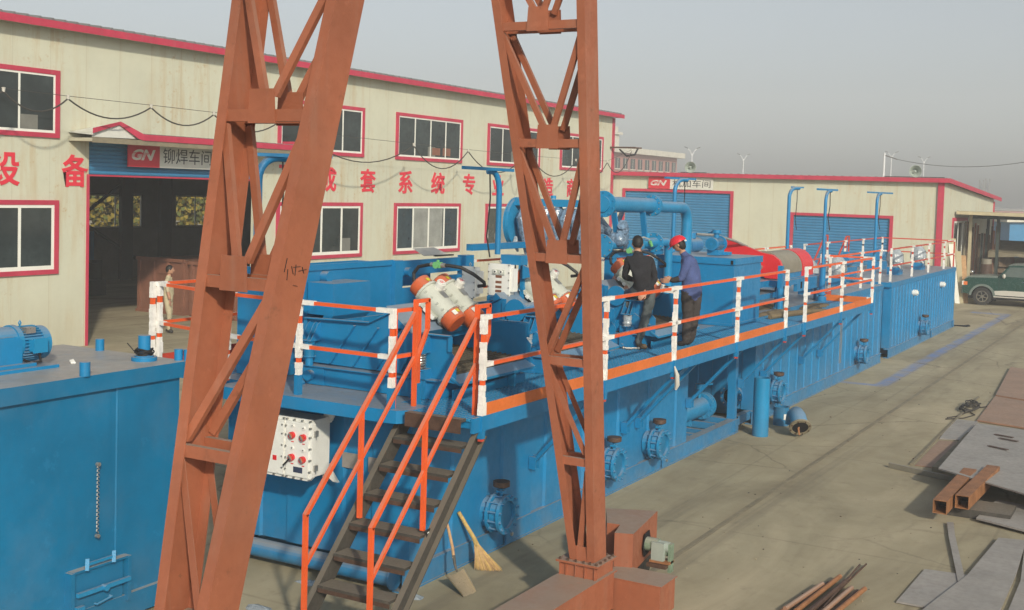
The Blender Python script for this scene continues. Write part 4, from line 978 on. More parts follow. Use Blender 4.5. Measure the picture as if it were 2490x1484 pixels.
b.cyl((13.60,5.66,.58),(13.60,5.50,.58),.085,n=16,m='motor_green'); b.cyl((13.60,5.50,.58),(13.60,5.36,.58),.07,.065,n=16,m='horn'); b.box(13.50,13.57,5.40,5.56,.42,.64,'horn'); b.box(13.50,13.66,5.32,5.58,.39,.42,'tube_rust'); b.bar((13.60,5.34,.63),(13.60,5.34,.28),.04,.09,'motor_green'); b.cyl((13.63,5.40,.52),(13.63,5.36,.52),.06,n=14,m='motor_green'); b.box(13.46,13.70,5.35,5.60,.34,.385,'brown_iron')
b.build('drive_motor', cr)

# ---------------------------------------------------------------- shale shakers on the deck
def make_shaker(label, wrapped, group, drum):
    t = thing('shale_shaker', label, 'shaker', (12.9,8.8,ZD), group)
    z0 = ZD+.004
    b = MB('blue')
    for (xa, xb, ya, yb) in ((11.95,12.07,7.75,9.85),(13.9,14.02,7.75,9.85),(12.07,13.9,7.75,7.87),(12.07,13.9,9.73,9.85)):
        b.box(xa, xb, ya, yb, z0, z0+.225)
    b.box(11.90,12.12,7.70,9.92,z0+.226,z0+.238); b.box(13.86,14.06,7.70,9.92,z0+.226,z0+.238)
    b.box(11.93,11.948,9.42,9.90,z0,z0+.22); b.box(11.90,12.14,7.88,8.10,z0,z0+.36)
    b.cyl((11.93,9.63,2.47),(11.85,9.63,2.47),.065,n=22); b.cyl((11.86,8.02,2.40),(11.80,8.02,2.40),.03,n=8); b.cyl((11.9,9.74,2.37),(11.82,9.74,2.37),.05,n=8)
    b.build('base_frame', t)
    # two ribbed side plates
    for xs, sg in ((12.04,-1),(13.88,1)):
        b = MB('blue'); poly = [(9.80,2.62),(9.80,3.17),(8.78,3.19),(8.46,3.34),(8.40,3.34),(8.40,3.10),(8.02,3.12),(7.60,3.12),(7.60,2.93),(7.53,2.86),(7.53,2.56),(8.05,2.60)]
        b.prism([(xs,y,z) for y, z in poly], (.012,0,0))
        o = xs if sg < 0 else xs+.012
        def rib(ya, za, yb, zb, w=.055, th=.015): b.bar((o+sg*w/2,ya,za),(o+sg*w/2,yb,zb),w,th,up=(0,0,1))
        for k in range(4): ya = 9.38-.36*k; rib(ya, 2.64, max(ya-.36, 8.1), 3.14 if k < 3 else 3.0)
        rib(9.80,3.18,8.78,3.20,.07,.014); rib(8.78,3.20,8.46,3.35,.07,.012); rib(8.05,3.13,7.60,3.13,.07,.014); rib(7.605,3.12,7.605,2.94,.06,.012)
        rib(9.80,2.63,9.80,3.17,.05,.014); rib(8.42,2.66,8.42,3.3,.05,.014)
        # spring seats
        for ys in (9.66, 7.98):
            b.box(min(o,o+sg*.20), max(o,o+sg*.20), ys-.09, ys+.09, 2.905, 2.917)
            for q in (-.085,-.02,.075): b.prism([(o,ys+q,2.917),(o+sg*.19,ys+q,2.917),(o+sg*.05,ys+q,3.12),(o,ys+q,3.14)], (0,.008,0))
        b.build('side_plate', t)
    for ys in (9.66, 7.98):
        for xs in (11.93, 14.02):
            b = MB('blue'); b.cyl((xs,ys,z0+.235),(xs,ys,2.70),.052,n=18); b.cyl((xs,ys,2.70),(xs,ys,2.712),.085,n=18); b.build('spring_pedestal', t)
            if xs < 12 and ys < 9 and not wrapped:
                s = MB('spring_steel'); s.tube([(xs+.072*math.cos(a),ys+.072*math.sin(a),2.715+.185*a/(2*math.pi*6)) for a in [i*.35 for i in range(int(2*math.pi*6/.35)+1)]], .0125, 6); s.build('spring', t)
            else:
                s = MB('plastic_wrap' if wrapped and xs < 12 else 'blue_old'); k = 8
                s.tube([(xs,ys,2.712+.192*i/k) for i in range(k+1)], .075, 14, rs=[.072+random.uniform(-.008,.010)*(1 if wrapped else .1) for _ in range(k+1)]); s.build('spring', t)
    # screen bed
    b = MB('screen'); b.prism([(12.06,7.62,2.66),(12.06,8.9,2.74),(12.06,8.9,2.72),(12.06,7.62,2.64)], (1.81,0,0))
    for k in range(17): y = 7.66+.075*k; b.box(12.07,13.86,y,y+.022,2.665+.0625*(y-7.62),2.69+.0625*(y-7.62))
    b.build('screen_bed', t)
    b = MB('blue'); b.box(12.06,13.87,8.92,8.94,2.62,3.25); b.build('back_plate', t); b = MB('blue'); b.box(12.06,13.87,9.76,9.78,2.62,3.1); b.build('back_plate', t)
    b = MB('blue_clean'); b.prism([(12.02,7.60,2.65),(12.02,7.46,2.575),(12.02,7.46,2.545),(12.02,7.60,2.62)],(1.88,0,0)); b.box(13.42,13.46,7.50,7.85,2.36,2.60); b.box(12.12,13.88,7.60,7.63,z0,2.47); b.build('discharge_lip', t)
    # inclined motor beam and two vibrator motors
    b = MB('blue'); d = V(0,-.62,-.49).normalized(); u = V(0,-.49,.62).normalized()
    b.bar((12.06,8.42,3.22),(13.87,8.42,3.22),.5,.10,up=u); b.bar((12.06,8.42,3.05),(13.87,8.42,3.05),.16,.2)
    b.build('motor_beam', t)
    for xm in (12.80, 13.27):
        c = V(xm,8.31,3.42); A, B_ = c-d*.39, c+d*.39
        m_ = MB('grey_paint'); m_.cyl(c-d*.21, c+d*.21, .150, n=32); m_.cyl(c-d*.235, c-d*.205, .172, n=32); m_.cyl(c+d*.205, c+d*.235, .172, n=32)
        for sx in (-1,1):
            m_.bar(c+V(sx*.15,0,0)-u*.09-d*.17, c+V(sx*.15,0,0)-u*.09+d*.17, .07,.04,up=u)
            for q in (-.13,0,.13): m_.bar(c+V(sx*.165,0,0)-u*.10+d*(q-.03), c+V(sx*.165,0,0)-u*.10+d*(q+.03), .05,.05,up=u,m='white_paint')
            for q in (-.16,-.05,.06,.17): m_.bar(c+V(sx*.14,0,0)+u*.06+d*(q-.012), c+V(sx*.14,0,0)+u*.06+d*(q+.012), .03,.03,up=u)
        for a in range(10):
            ang = a*.628; rr = (V(1,0,0)*math.cos(ang)+u*math.sin(ang))*.162
            for e in (-.245,.245): m_.cyl(c+rr+d*e, c+rr+d*(e*.92), .012, n=6, m='steel')
        m_.prism([c+u*.151+V(-.05,0,0)+d*.06, c+u*.151+V(.05,0,0)+d*.06, c+u*.151+V(.05,0,0)-d*.06, c+u*.151+V(-.05,0,0)-d*.06], u*.003, 'steel') 
        mo = m_.build('vibrator_motor', t)
        for e in (-1,1):
            q = MB('cap_orange'); q.cyl(c+d*.235*e, c+d*.37*e, .150, n=32); q.cyl(c+d*.37*e, c+d*.39*e, .150, .130, n=32)
            q.bar(c+d*.29*e+u*.150-V(.06,0,0), c+d*.29*e+u*.150-V(.0,0,0), .05,.006,m='yellow',up=u)
            if e > 0: q.bar(c+d*.30+u*.118-V(.11,0,0), c+d*.30+u*.142-V(.055,0,0), .07,.006,m='white_paint',up=u)
            q.build('end_cap', mo)
        j = MB('white_paint'); w_ = (u+V(-.15,0,0)).normalized(); jc = c-d*.13+V(.05,0,0); j.bar(jc+w_*.13-d*.06, jc+w_*.13+d*.06, .15,.05,up=w_); j.cyl(jc+w_*.15, jc+w_*.235, .062, n=20); j.cyl(jc+w_*.235, jc+w_*.25, .052, n=20)
        jb = j.build('junction_box', mo)
        text_mesh('warning_mark', 'EX', jb, -.030, .030, -.022, .022, jc+w_*.2515, (w_.cross(V(0,0,1)).normalized())*-1, w_.cross((w_.cross(V(0,0,1)).normalized())*-1), 'letter_red', .0008, .012)
    h = MB('rubber'); h.tube([(12.80,8.36,3.60),(12.85,8.50,3.56),(12.9,8.66,3.58),(12.95,8.78,3.66),(12.98,8.81,3.76),(13,8.75,3.85),(13,8.60,3.885),(13,8.45,3.89)], .024, 8)
    h.tube([(13,8.45,3.89),(13.02,8.30,3.89),(13.08,8.15,3.87),(13.15,8.0,3.79),(13.22,7.88,3.69),(13.27,7.90,3.645),(13.27,8.0,3.63)], .024, 8); h.build('cable', t)
    h = MB('green_pale'); h.bar((13,8.50,3.89),(13,8.40,3.89),.07,.075); h.cyl((12.955,8.45,3.89),(12.935,8.45,3.89),.045,n=12); h.cyl((13,8.45,3.93),(13,8.45,3.955),.02,n=8); h.cyl((13,8.56,3.89),(13,8.34,3.89),.03,n=10,m='steel'); h.build('cable_junction', t)
    if drum:
        b = MB('blue'); b.cyl((11.98,8.22,3.19),(12.03,8.22,3.19),.165,n=32); b.cyl((12.053,8.22,3.19),(13.87,8.22,3.19),.09,n=24)
        b.prism([(12.0,8.1,3.05),(12.0,7.6,2.75),(12.0,8.2,2.60),(12.0,8.5,2.62)], (.03,0,0)); b.build('cross_tube', t)
        b = MB('rail_red'); b.tube([(11.86,8.24,2.46),(11.82,8.20,2.45),(11.86,8.16,2.44)], .014, 6); b.build('hose_tag', t)
    return t
GS = 'shale shakers in a row on the deck'
make_shaker('blue shale shaker nearest the stairs with bare steel spring and two orange-capped motors', False, GS, False)
s2 = make_shaker('blue shale shaker partly behind the tapering crane leg, springs wrapped in plastic', True, GS, True); s2.location.x += 2.67
s3 = dup(s2, (3.40,0,0), 'blue shale shaker behind the two standing workers', GS)
# feed header behind the shakers
t = thing('feed_header', 'large open blue feed box behind the nearest shaker', 'tank', (13.5,10.6,ZD))
b = MB('blue'); z0 = ZD+.004
b.box(12.0,14.55,10.28,10.30,z0,3.78); b.box(12.0,14.55,10.9,10.92,z0,3.76); b.box(11.98,12.0,10.28,10.92,z0,3.78); b.box(14.53,14.55,10.3,10.9,z0,3.76); b.box(11.96,14.57,10.255,10.278,3.72,3.80); b.box(12.9,12.95,10.3,10.9,3.68,3.76); b.build('box_shell', t)
b = MB('blue'); b.box(14.55,14.74,10.20,10.36,z0,3.79); b.box(14.74,16.75,10.30,10.36,3.55,3.77); b.box(16.55,16.80,10.22,10.38,z0,3.80); b.box(14.74,16.55,10.9,10.94,3.3,3.7); b.box(14.6,16.8,10.37,10.39,z0,3.35); b.box(16.0,16.55,10.24,10.30,3.0,3.5); b.build('header_frame', t)
b = MB('blue'); b.box(12.6,13.42,9.82,10.25,3.15,3.575); b.prism([(12.6,9.82,3.15),(13.42,9.82,3.15),(13.30,10.1,2.8),(12.7,10.1,2.8)],(0,.15,0)); b.build('feed_chute', t)
b = MB('blue'); b.cyl((12.95,10.278,3.63),(12.95,10.16,3.63),.075,n=22); b.build('lifting_boss', t); b = MB('blue'); b.cyl((14.98,10.30,3.60),(14.98,10.22,3.60),.07,n=20); b.build('lifting_boss', t); b = MB('blue'); b.box(11.98,12.4,10.0,10.27,3.23,3.30); b.build('bracket', t)
b = MB('hole'); b.box(13.72,13.80,10.250,10.277,3.15,3.38); b.build('slot', t)
t = thing('tilted_sheet', 'tilted pale sheet panel standing on top of the feed box', 'sheet', (16,10.7,3.7))
b = MB('car_silver'); b.prism([(15.9,10.6,3.79),(16.6,10.6,3.79),(16.4,10.75,3.90),(15.8,10.75,3.90)], (0,0,.012)); b.box(16.2,16.7,10.55,10.62,3.775,3.80,'dark_steel'); b.build('panel', t)

# instrument post with two control boxes
t = thing('control_post', 'blue steel post and arm between the shakers carrying white boxes', 'post', (15.2,8.7,ZD))
b = MB('blue'); b.box(15.15,15.27,8.60,8.72,ZD,3.34); b.box(15.15,15.35,8.42,8.76,3.80,3.94); b.box(15.28,15.34,8.44,8.50,ZD,3.8); b.prism([(15.2,8.42,3.80),(15.2,8.20,3.72),(15.2,8.20,3.66),(15.2,8.42,3.6)],(.06,0,0)); b.build('post', t)
def ctrl_box(x, y0, y1, z0, z1, label, detailed):
    t = thing('control_box', label, 'control box', (x,(y0+y1)/2,z0), 'white control boxes on the deck post')
    b = MB('white_paint'); b.box(x+.02,x+.16,y0+.02,y1-.02,z0,z1); b.box(x-.012,x+.018,y0,y1,z0-.015,z1+.015); b.box(x+.02,x+.14,y0-.05,y0+.019,z0+.05,z1-.05); b.build('case', t)
    s = MB('steel'); 
    for i in range(5):
        for yy in (y0+.012, y1-.012): s.cyl((x-.022,yy,z0+(z1-z0)*i/4),(x-.013,yy,z0+(z1-z0)*i/4),.012,n=8)
    s.tube([(x+.03,(y0+y1)/2,z1+.02),(x+.03,(y0+y1)/2+.02,z1+.045),(x+.03,(y0+y1)/2,z1+.07),(x+.03,(y0+y1)/2-.02,z1+.045),(x+.03,(y0+y1)/2,z1+.02)],.006,6); s.build('bolts', t)
    if detailed:
        ym = (y0+y1)/2; q = MB('grey_paint'); q.box(x-.03,x-.0125,ym-.10,ym+.10,z1-.14,z1-.07); 
        for yy in (ym-.05,ym+.05): q.cyl((x-.0305,yy,z1-.10),(x-.045,yy,z1-.10),.026,n=14,m='white_paint'); q.cyl((x-.045,yy,z1-.10),(x-.048,yy,z1-.10),.014,n=10,m='black')
        q.build('switch', t)
        q = MB('cabinet')
        for zz in (z1-.17,z1-.25,z1-.32,z1-.38): q.box(x-.0155,x-.0125,ym-.05,ym+.05,zz-.018,zz+.018)
        q.build('label_plate', t)
    g_ = MB('steel'); g_.cyl((x+.08,(y0+y1)/2,z0),(x+.08,(y0+y1)/2,z0-.05),.02,n=8); g_.build('cable_gland', t)
ctrl_box(14.98, 8.50, 8.86, 3.37, 3.80, 'white control box facing the camera with two knobs on the blue post', True)
ctrl_box(14.62, 8.86, 9.08, 3.34, 3.76, 'white bolted box seen nearly edge-on left of the knobbed control box', False)

# ---------------------------------------------------------------- lamp poles with cross bars
def pole(x, y, zt, r, dx, dy, bx0, bx1, label, sleeve=False, cablez=None, z0=ZD):
    t = thing('lamp_pole', label, 'pole', (x,y,z0), 'bent blue lamp poles on the tanks')
    b = MB('blue'); pts = [(x,y,z0),(x,y,zt-.32)]
    for i in range(1,8):
        a = i/7*math.pi/2; pts.append((x+dx*(1-math.cos(a)), y+dy*(1-math.cos(a)), zt-.32+.30*math.sin(a)))
    pts.append((x+dx*1.6, y+dy*1.6, zt-.02)); b.tube(pts, r, 12)
    if sleeve: b.cyl((x,y,z0),(x,y,z0+.85),r*1.9,n=16); b.cyl((x,y,z0+.85),(x,y,z0+.88),r*2.6,n=16); b.cyl((x,y,z0+.0),(x,y,z0+.12),r*3.0,n=16); b.cyl((x,y,z0+.16),(x,y,z0+.19),r*2.8,n=16)
    b.build('pole', t)
    b = MB('blue'); b.bar((bx0[0],bx0[1],zt+.012),(bx1[0],bx1[1],zt+.012),.05,.045); b.build('cross_bar', t)
    if cablez: 
        b = MB('rubber'); cx, cy = x+dx*1.3, y+dy*1.3
        b.tube([(cx,cy,zt-.05),(cx+.03,cy,zt-.4),(cx+.01,cy+.03,cablez+.3),(cx+.03,cy-.02,cablez)], .012, 5); b.build('cable', t)
pole(12.15,10.75,5.24,.055,.25,-.10,(12.0,11.0),(12.75,10.0),'thick blue lamp pole left of the crane leg, bent at the top', cablez=3.6)
pole(15.12,8.80,5.16,.042,-.13,.05,(14.03,8.75),(15.5,8.80),'blue lamp pole rising beside the white control boxes', cablez=3.9, z0=3.94)
pole(27.0,10.85,5.26,.05,.35,-.05,(26.5,10.9),(28.2,10.8),'blue lamp pole standing behind the big blue elbow pipe', cablez=3.8)
pole(36.2,10.8,5.20,.055,.35,-.08,(36.4,10.8),(37.5,10.75),'blue lamp pole rising behind the grey centrifuge cover', cablez=3.9)
pole(29.62,7.92,5.10,.040,.30,0,(28.95,7.95),(30.6,7.9),'blue lamp pole in a thick sleeve right of the centrifuge', sleeve=True, cablez=4.1)
pole(36.6,8.25,5.10,.045,.30,0,(35.6,8.3),(38.4,8.2),'blue lamp pole farthest right, before the second roller shutter', cablez=4.0)

# ---------------------------------------------------------------- desilter manifold
t = thing('desilter', 'blue desilter manifold with cyclones wrapped in clear plastic behind the crane leg', 'desilter', (19.6,10,ZD))
b = MB('blue_clean')
b.cyl((19.5,10.95,4.28),(19.5,10.89,4.28),.46,n=28); b.flange((19.5,10.97,4.28),(0,1,0),.47,.03,30,16,mb='blue')
b.box(19.3,19.75,9.3,10.9,4.60,4.73); b.cyl((19.5,10.8,4.74),(19.5,10.74,4.74),.06,n=12); b.cyl((19.5,10.2,4.74),(19.5,10.2,4.80),.05,n=10); b.cyl((19.5,9.62,4.74),(19.5,9.62,4.80),.05,n=10)
b.box(19.3,19.8,9.4,10.9,3.60,3.68); b.cyl((19.8,10.8,4.3),(19.8,9.4,4.3),.12,n=20); b.build('manifold', t)
b = MB('blue')
for y in (10.80, 9.42): b.box(19.45,19.57,y-.06,y+.06,ZD,3.6)
b.box(17.2,19.9,10.5,10.62,3.84,3.95); b.build('stand', t)
for k in range(6):
    y = 10.68-.22*k; b = MB('wrap_blue'); b.tube([(19.42,y,4.58),(19.30,y,4.50),(19.24,y+.02,4.36),(19.28,y,4.16),(19.36,y,3.95),(19.42,y,3.72)], .1, 10, rs=[.06,.10,.115,.105,.075,.045]); b.build('cyclone', t)
for k in range(3):
    b = MB('plastic_wrap'); y = 10.82-.5*k; b.tube([(19.28,y+.02,4.02-.2*k%.3),(19.22,y,3.9),(19.28,y-.03,3.75)], .05, 7, rs=[.03,.06,.02]); b.build('plastic_sheet', t)
for k in range(5):
    b = MB('wrap_blue'); b.tube([(19.75,8.92+.0*k,4.32-.10*k),(19.9,8.95,4.22-.12*k),(20.05,9.0,4.05-.1*k)], .07, 9, rs=[.10,.10,.04]) if k < 3 else b.ball((19.6,9.3-.1*k,4.05), .13); b.build('cyclone', t)

t = thing('pipe_manifold', 'large blue flanged feed pipe with elbow bending down behind the workers', 'pipe', (21.5,9.1,ZD))
b = MB('blue_clean')
b.flange((19.28,9.08,4.68),(1,0,0),.235,.04,30,10,mb='blue'); b.cyl((19.22,9.08,4.68),(21.45,9.08,4.66),.140,n=30); b.flange((21.42,9.08,4.66),(1,0,0),.205,.035,28,10); b.flange((21.49,9.08,4.66),(1,0,0),.205,.035,28,10)
pts = [(21.5,9.08,4.64),(23.0,9.08,4.62)]+[(23.0+.32*math.sin(a),9.08,4.30+.32*math.cos(a)) for a in [i*math.pi/16 for i in range(1,9)]]+[(23.32,9.08,ZD+.02)]
b.tube(pts, .112, 24); b.build('upper_pipe', t)
b = MB('blue_clean')
b.flange((19.10,9.0,3.95),(1,0,0),.205,.04,28,8); b.cyl((19.1,9.0,3.95),(20.05,9.0,3.95),.082,n=22); b.box(20.05,20.75,8.90,9.10,3.86,4.03); b.cyl((20.75,9.0,3.95),(21.5,9.0,3.95),.10,n=22); b.flange((21.45,9.0,3.95),(1,0,0),.185,.035,28,8); b.cyl((21.1,9.0,4.05),(21.1,9.0,4.14),.05,n=12)
pts = [(21.5,9.0,3.95),(22.0,9.0,3.95)]+[(22.0+.18*math.sin(a),9.0,3.77+.18*math.cos(a)) for a in [i*math.pi/12 for i in range(1,7)]]+[(22.18,9.0,ZD+.02)]
b.tube(pts, .082, 20); b.build('lower_pipe', t)
b = MB('blue'); b.box(19.86,20.02,9.13,9.30,ZD,3.84); b.box(19.8,22.2,9.12,9.30,3.70,3.80)
b.bar((19.65,9.05,4.54),(19.85,9.05,4.04),.10,.05); b.bar((20.95,9.05,4.54),(21.1,9.05,4.04),.10,.05); b.bar((19.9,9.3,3.8),(21.1,9.5,4.62),.07,.07); b.bar((19.7,9.9,4.5),(21.0,9.25,3.85),.09,.09); b.build('support', t)
b = MB('wrap_blue'); b.tube([(19.8,9.7,4.55),(20.15,9.6,4.4),(20.5,9.5,4.15),(20.8,9.4,3.95)], .08, 12, rs=[.10,.085,.06,.05]); b.tube([(19.85,9.5,4.25),(20.1,9.45,4.15),(20.4,9.4,3.95)], .08, 12, rs=[.12,.10,.05]); b.build('cyclone', t)
b = MB('green_pale'); b.tube([(20.9,8.86,4.0),(20.95,8.84,3.9)], .03, 8); b.tube([(20.3,8.88,4.04),(20.6,8.86,4.08),(20.9,8.87,4.03)], .012, 6, m='car_silver'); b.build('hose_clamp', t)

# ---------------------------------------------------------------- blue box tank with motor
t = thing('box_tank', 'tall plain blue box tank with rim behind the handrail', 'tank', (23.2,8.4,ZD))
b = MB('blue'); z0 = ZD+.004; b.box(22.36,24.02,7.70,9.30,z0,3.55); b.box(22.33,24.05,7.67,9.33,3.552,3.68); b.box(22.34,24.04,7.68,9.32,z0,z0+.05); b.build('body', t)
b = MB('hole'); b.box(22.325,22.3285,7.71,7.76,3.56,3.64); b.build('slot', t)
t = thing('electric_motor', 'blue finned electric motor with round terminal box standing on the box tank', 'motor', (23.2,8.36,3.684))
b = MB('blue'); cy, cz = 8.36, 3.915
b.cyl((22.9,cy,cz),(23.30,cy,cz),.112,n=28); b.cyl((22.85,cy,cz),(22.96,cy,cz),.128,n=28); b.cyl((23.30,cy,cz),(23.34,cy,cz),.16,n=28); b.cyl((22.845,cy,cz),(22.85,cy,cz),.10,n=24,m='blue_old'); b.cyl((22.84,cy,cz),(22.845,cy,cz),.03,n=8)
for i in range(26):
    a = 2*math.pi*i/26; d = V(0,math.cos(a),math.sin(a)); b.bar(V(22.97,cy,cz)+d*.12, V(23.28,cy,cz)+d*.12, .006, .026, up=d)
b.box(22.95,23.28,cy-.12,cy+.12,3.69,3.80); b.box(23.28,23.52,cy-.2,cy+.2,3.69,3.75); b.build('motor_body', t)
b = MB('blue'); b.cyl((23.12,cy,4.03),(23.12,cy,4.13),.055,n=16); b.cyl((23.12,cy,4.13),(23.12,cy,4.17),.10,n=20); b.cyl((23.12,cy,4.17),(23.12,cy,4.20),.085,n=20); b.cyl((23.12,cy+.08,4.15),(23.12,cy+.17,4.14),.025,n=10); b.build('terminal_box', t)

# ---------------------------------------------------------------- decanter centrifuge
t = thing('decanter_centrifuge', 'decanter centrifuge with red belt guard, dusty grey half-round cover and red end cap', 'centrifuge', (28,8.6,ZD))
b = MB('decanter_red'); x = 26.9
arc = [(8.55+.45*math.cos(a), 3.22+.40*math.sin(a)) for a in [R(v) for v in range(-180,91,15)]]
poly = [(9.75,3.92),(9.45,3.98),(9.0,3.80),(8.66,3.62)]
out = [(9.8,3.60),(9.72,3.86),(9.50,3.90),(8.62,3.60),(8.36,3.56),(8.20,3.44),(8.12,3.26),(8.11,3.02),(8.50,3.02),(8.62,3.10),(8.74,3.28),(9.1,3.42)]
b.prism([(x,y,z) for y, z in out], (.14,0,0)); b.build('belt_guard', t)
b = MB('steel'); b.cyl((x-.002,8.62,3.27),(x-.22,8.62,3.27),.05,n=18); b.cyl((x-.14,8.62,3.27),(x-.17,8.62,3.27),.075,n=18); b.cyl((x-.221,8.62,3.27),(x-.225,8.62,3.27),.03,n=12,m='hole'); b.build('shaft_end', t)
def halfround(m, x0, x1, yc_, zc, r, ra=None, n=18, zb=None, cap=True):
    b = MB(m); P = [(yc_+r*math.cos(a), zc+r*math.sin(a)) for a in [math.pi*i/n for i in range(n+1)]]; P = P+([(yc_-r,zb),(yc_+r,zb)] if zb else [])
    b.prism([(x0,y,z) for y, z in P], (x1-x0,0,0)); return b
b = halfround('cover_grey', 27.1, 28.80, 8.62, 3.20, .42, zb=3.12); b.build('bowl_cover', t)
b = halfround('cover_grey', 27.09, 27.12, 8.62, 3.20, .44, zb=3.12); b.build('cover_rim', t)
b = halfround('decanter_red', 28.82, 29.75, 8.62, 3.20, .43, zb=2.92); b.build('end_guard', t)
b = MB('blue'); b.box(27.1,29.3,8.22,9.02,3.0,3.119); b.box(26.6,30.2,8.14,9.1,2.86,2.999); b.box(27.9,30.3,8.05,8.13,2.68,2.98); b.box(26.6,27.9,8.05,8.13,2.86,2.98); b.box(25.6,27.4,8.25,9.4,2.60,2.72); b.box(25.8,27.2,8.3,9.3,2.86,3.0)
b.cyl((29.7,8.62,3.25),(30.2,8.62,3.25),.10,n=16); b.box(30.1,30.5,8.5,8.8,3.0,3.5); b.build('base_frame', t)
for x_, y_ in ((26.35,7.98),(26.9,8.2),(30.0,8.15),(30.0,9.0),(26.9,9.2)):
    b = MB('blue'); b.cyl((x_,y_,ZD),(x_,y_,2.86),.075,n=18); b.cyl((x_,y_,ZD),(x_,y_,ZD+.02),.12,n=18); b.cyl((x_,y_,2.6),(x_,y_,2.62),.11,n=18); b.build('leg', t)
b = MB('blue'); b.box(26.28,26.42,7.93,8.03,2.86,3.36); b.build('upright', t)
b = MB('hole'); b.box(28.2,28.32,8.044,8.049,2.74,2.90); b.box(29.9,30.02,8.044,8.049,2.74,2.90); b.build('slot', t)
t = thing('electric_motor', 'second blue motor behind the centrifuge with a pale cable', 'motor', (25.6,9.8,ZD))
b = MB('blue'); b.cyl((25.4,9.9,3.75),(26.1,9.9,3.75),.17,n=24); b.cyl((25.7,9.9,3.9),(25.7,9.9,4.03),.12,n=18); b.box(25.3,26.4,9.6,10.2,ZD,3.58); b.build('motor_body', t)
b = MB('steel'); b.tube([(25.8,9.8,4.0),(26.2,9.5,3.98),(26.7,9.2,3.85),(27.0,9.0,3.72)], .03, 8); b.build('cable', t)
# mud spilt under the centrifuge
b = MB('mud')
for (cx_, cy_, rx, ry, k) in ((25.6,7.95,1.4,.16,.05),(28.0,7.65,1.0,.28,.06),(26.9,8.5,1.2,.3,.04)):
    n = 26; P = [(cx_+rx*math.cos(2*math.pi*i/n)*random.uniform(.75,1.1), cy_+ry*math.sin(2*math.pi*i/n)*random.uniform(.7,1.1)) for i in range(n)]
    top = (cx_,cy_,ZD+k)
    for i in range(n): a, c = P[i], P[(i+1)%n]; b.face([(a[0],a[1],ZD+.004),(c[0],c[1],ZD+.004),((c[0]+cx_)/2,(c[1]+cy_)/2,ZD+k*.9),((a[0]+cx_)/2,(a[1]+cy_)/2,ZD+k*.9)]); b.face([((a[0]+cx_)/2,(a[1]+cy_)/2,ZD+k*.9),((c[0]+cx_)/2,(c[1]+cy_)/2,ZD+k*.9),top])
o = b.build('spilt_mud', ang=60); tag(o, 'brown dried mud spilt on the deck under the centrifuge', 'mud')
b = MB('mud'); b.tube([(24.3,7.55,ZD+.05),(25.2,7.42,ZD+.06),(26.1,7.25,ZD+.05),(26.7,7.05,ZD+.05)], .05, 8, rs=[.05,.065,.06,.04]); tag(b.build('sandbag_roll'), 'long muddy brown roll lying on the walkway gap before the centrifuge', 'roll')

# wrapped pumps on the farthest tank
def wrapped(x, y, label):
    t = thing('wrapped_motor', label, 'motor', (x,y,ZD), 'plastic-wrapped motors on the far tank')
    b = MB('plastic_wrap'); n = 7
    b.tube([(x,y,ZD+.25),(x,y,ZD+.45),(x,y,ZD+.7),(x,y,ZD+.9)], .2, 11, rs=[.20,.30,.27,.10]); b.build('wrapping', t)
    b = MB('blue'); b.box(x-.3,x+.35,y-.2,y+.2,ZD,ZD+.25); b.cyl((x+.3,y,ZD+.45),(x+.75,y,ZD+.45),.14,n=16); b.build('base', t)
    b = MB('white_paint'); b.tube([(x-.1,y-.1,ZD+.35),(x-.3,y-.3,ZD+.2),(x-.6,y-.35,ZD+.3),(x-.9,y-.4,ZD+.45)], .03, 7); b.build('conduit', t)
wrapped(31.6,8.8,'plastic-wrapped motor nearest the crossing handrails')
wrapped(35.2,9.0,'plastic-wrapped motor on the deck before the farthest tank')
wrapped(42.6,8.9,'plastic-wrapped motor in the middle of the farthest tank')
wrapped(46.6,8.9,'plastic-wrapped motor near the far end of the tanks')
for k, (x, y) in enumerate(((33.4,10.2),(40.3,10.0),(45.3,10.1))):
    t = thing('pump', ('blue pump unit behind the cross bar handrail','blue pump unit at the start of the farthest tank','blue pump unit on the back half of the farthest tank')[k], 'pump', (x,y,ZD), 'blue pumps along the back of the far decks')
    b = MB('blue'); b.box(x-.5,x+.5,y-.25,y+.25,ZD,ZD+.3); b.cyl((x-.4,y,ZD+.5),(x+.3,y,ZD+.5),.2,n=20); b.cyl((x+.3,y,ZD+.5),(x+.5,y,ZD+.5),.1,n=14); b.box(x-.2,x,y-.08,y+.08,ZD+.68,ZD+.8); b.build('body', t)
b = MB('rail_red'); b.box(28.7,28.73,8.06,9.5,ZD,ZD+.16) if False else b.bar((30.0,8.06,ZD+.08),(31.2,8.10,ZD+.08),.01,.16); tg = tag(b.build('kick_plate'), 'red kick plate marked IG at the end of the walkway', 'kick plate')
text_mesh('plate_text', 'IG', tg, .55, .70, .04, .12, (30.0,8.075,ZD+.0), (1,.033,0), (0,0,1), 'white_paint', .001, .01)
b = MB('steel'); b.cyl((17.86,7.97,ZD+.02),(17.97,7.75,ZD+.02),.012,n=8); b.ball((17.86,7.97,ZD+.02),.025); b.ball((17.97,7.75,ZD+.02),.025); b.cyl((17.80,7.9,ZD+.02),(17.84,7.8,ZD+.02),.012,n=8); tag(b.build('wrench'), 'two bright spanners lying on the grating at the worker feet', 'tool')
b = MB('car_silver'); b.tube([(17.05,6.75,2.28),(17.04,6.70,2.15),(17.06,6.70,2.0),(17.05,6.72,1.92)], .03, 8, rs=[.012,.035,.04,.015]); tag(b.build('glove'), 'grey work glove hanging below the walkway edge', 'glove')

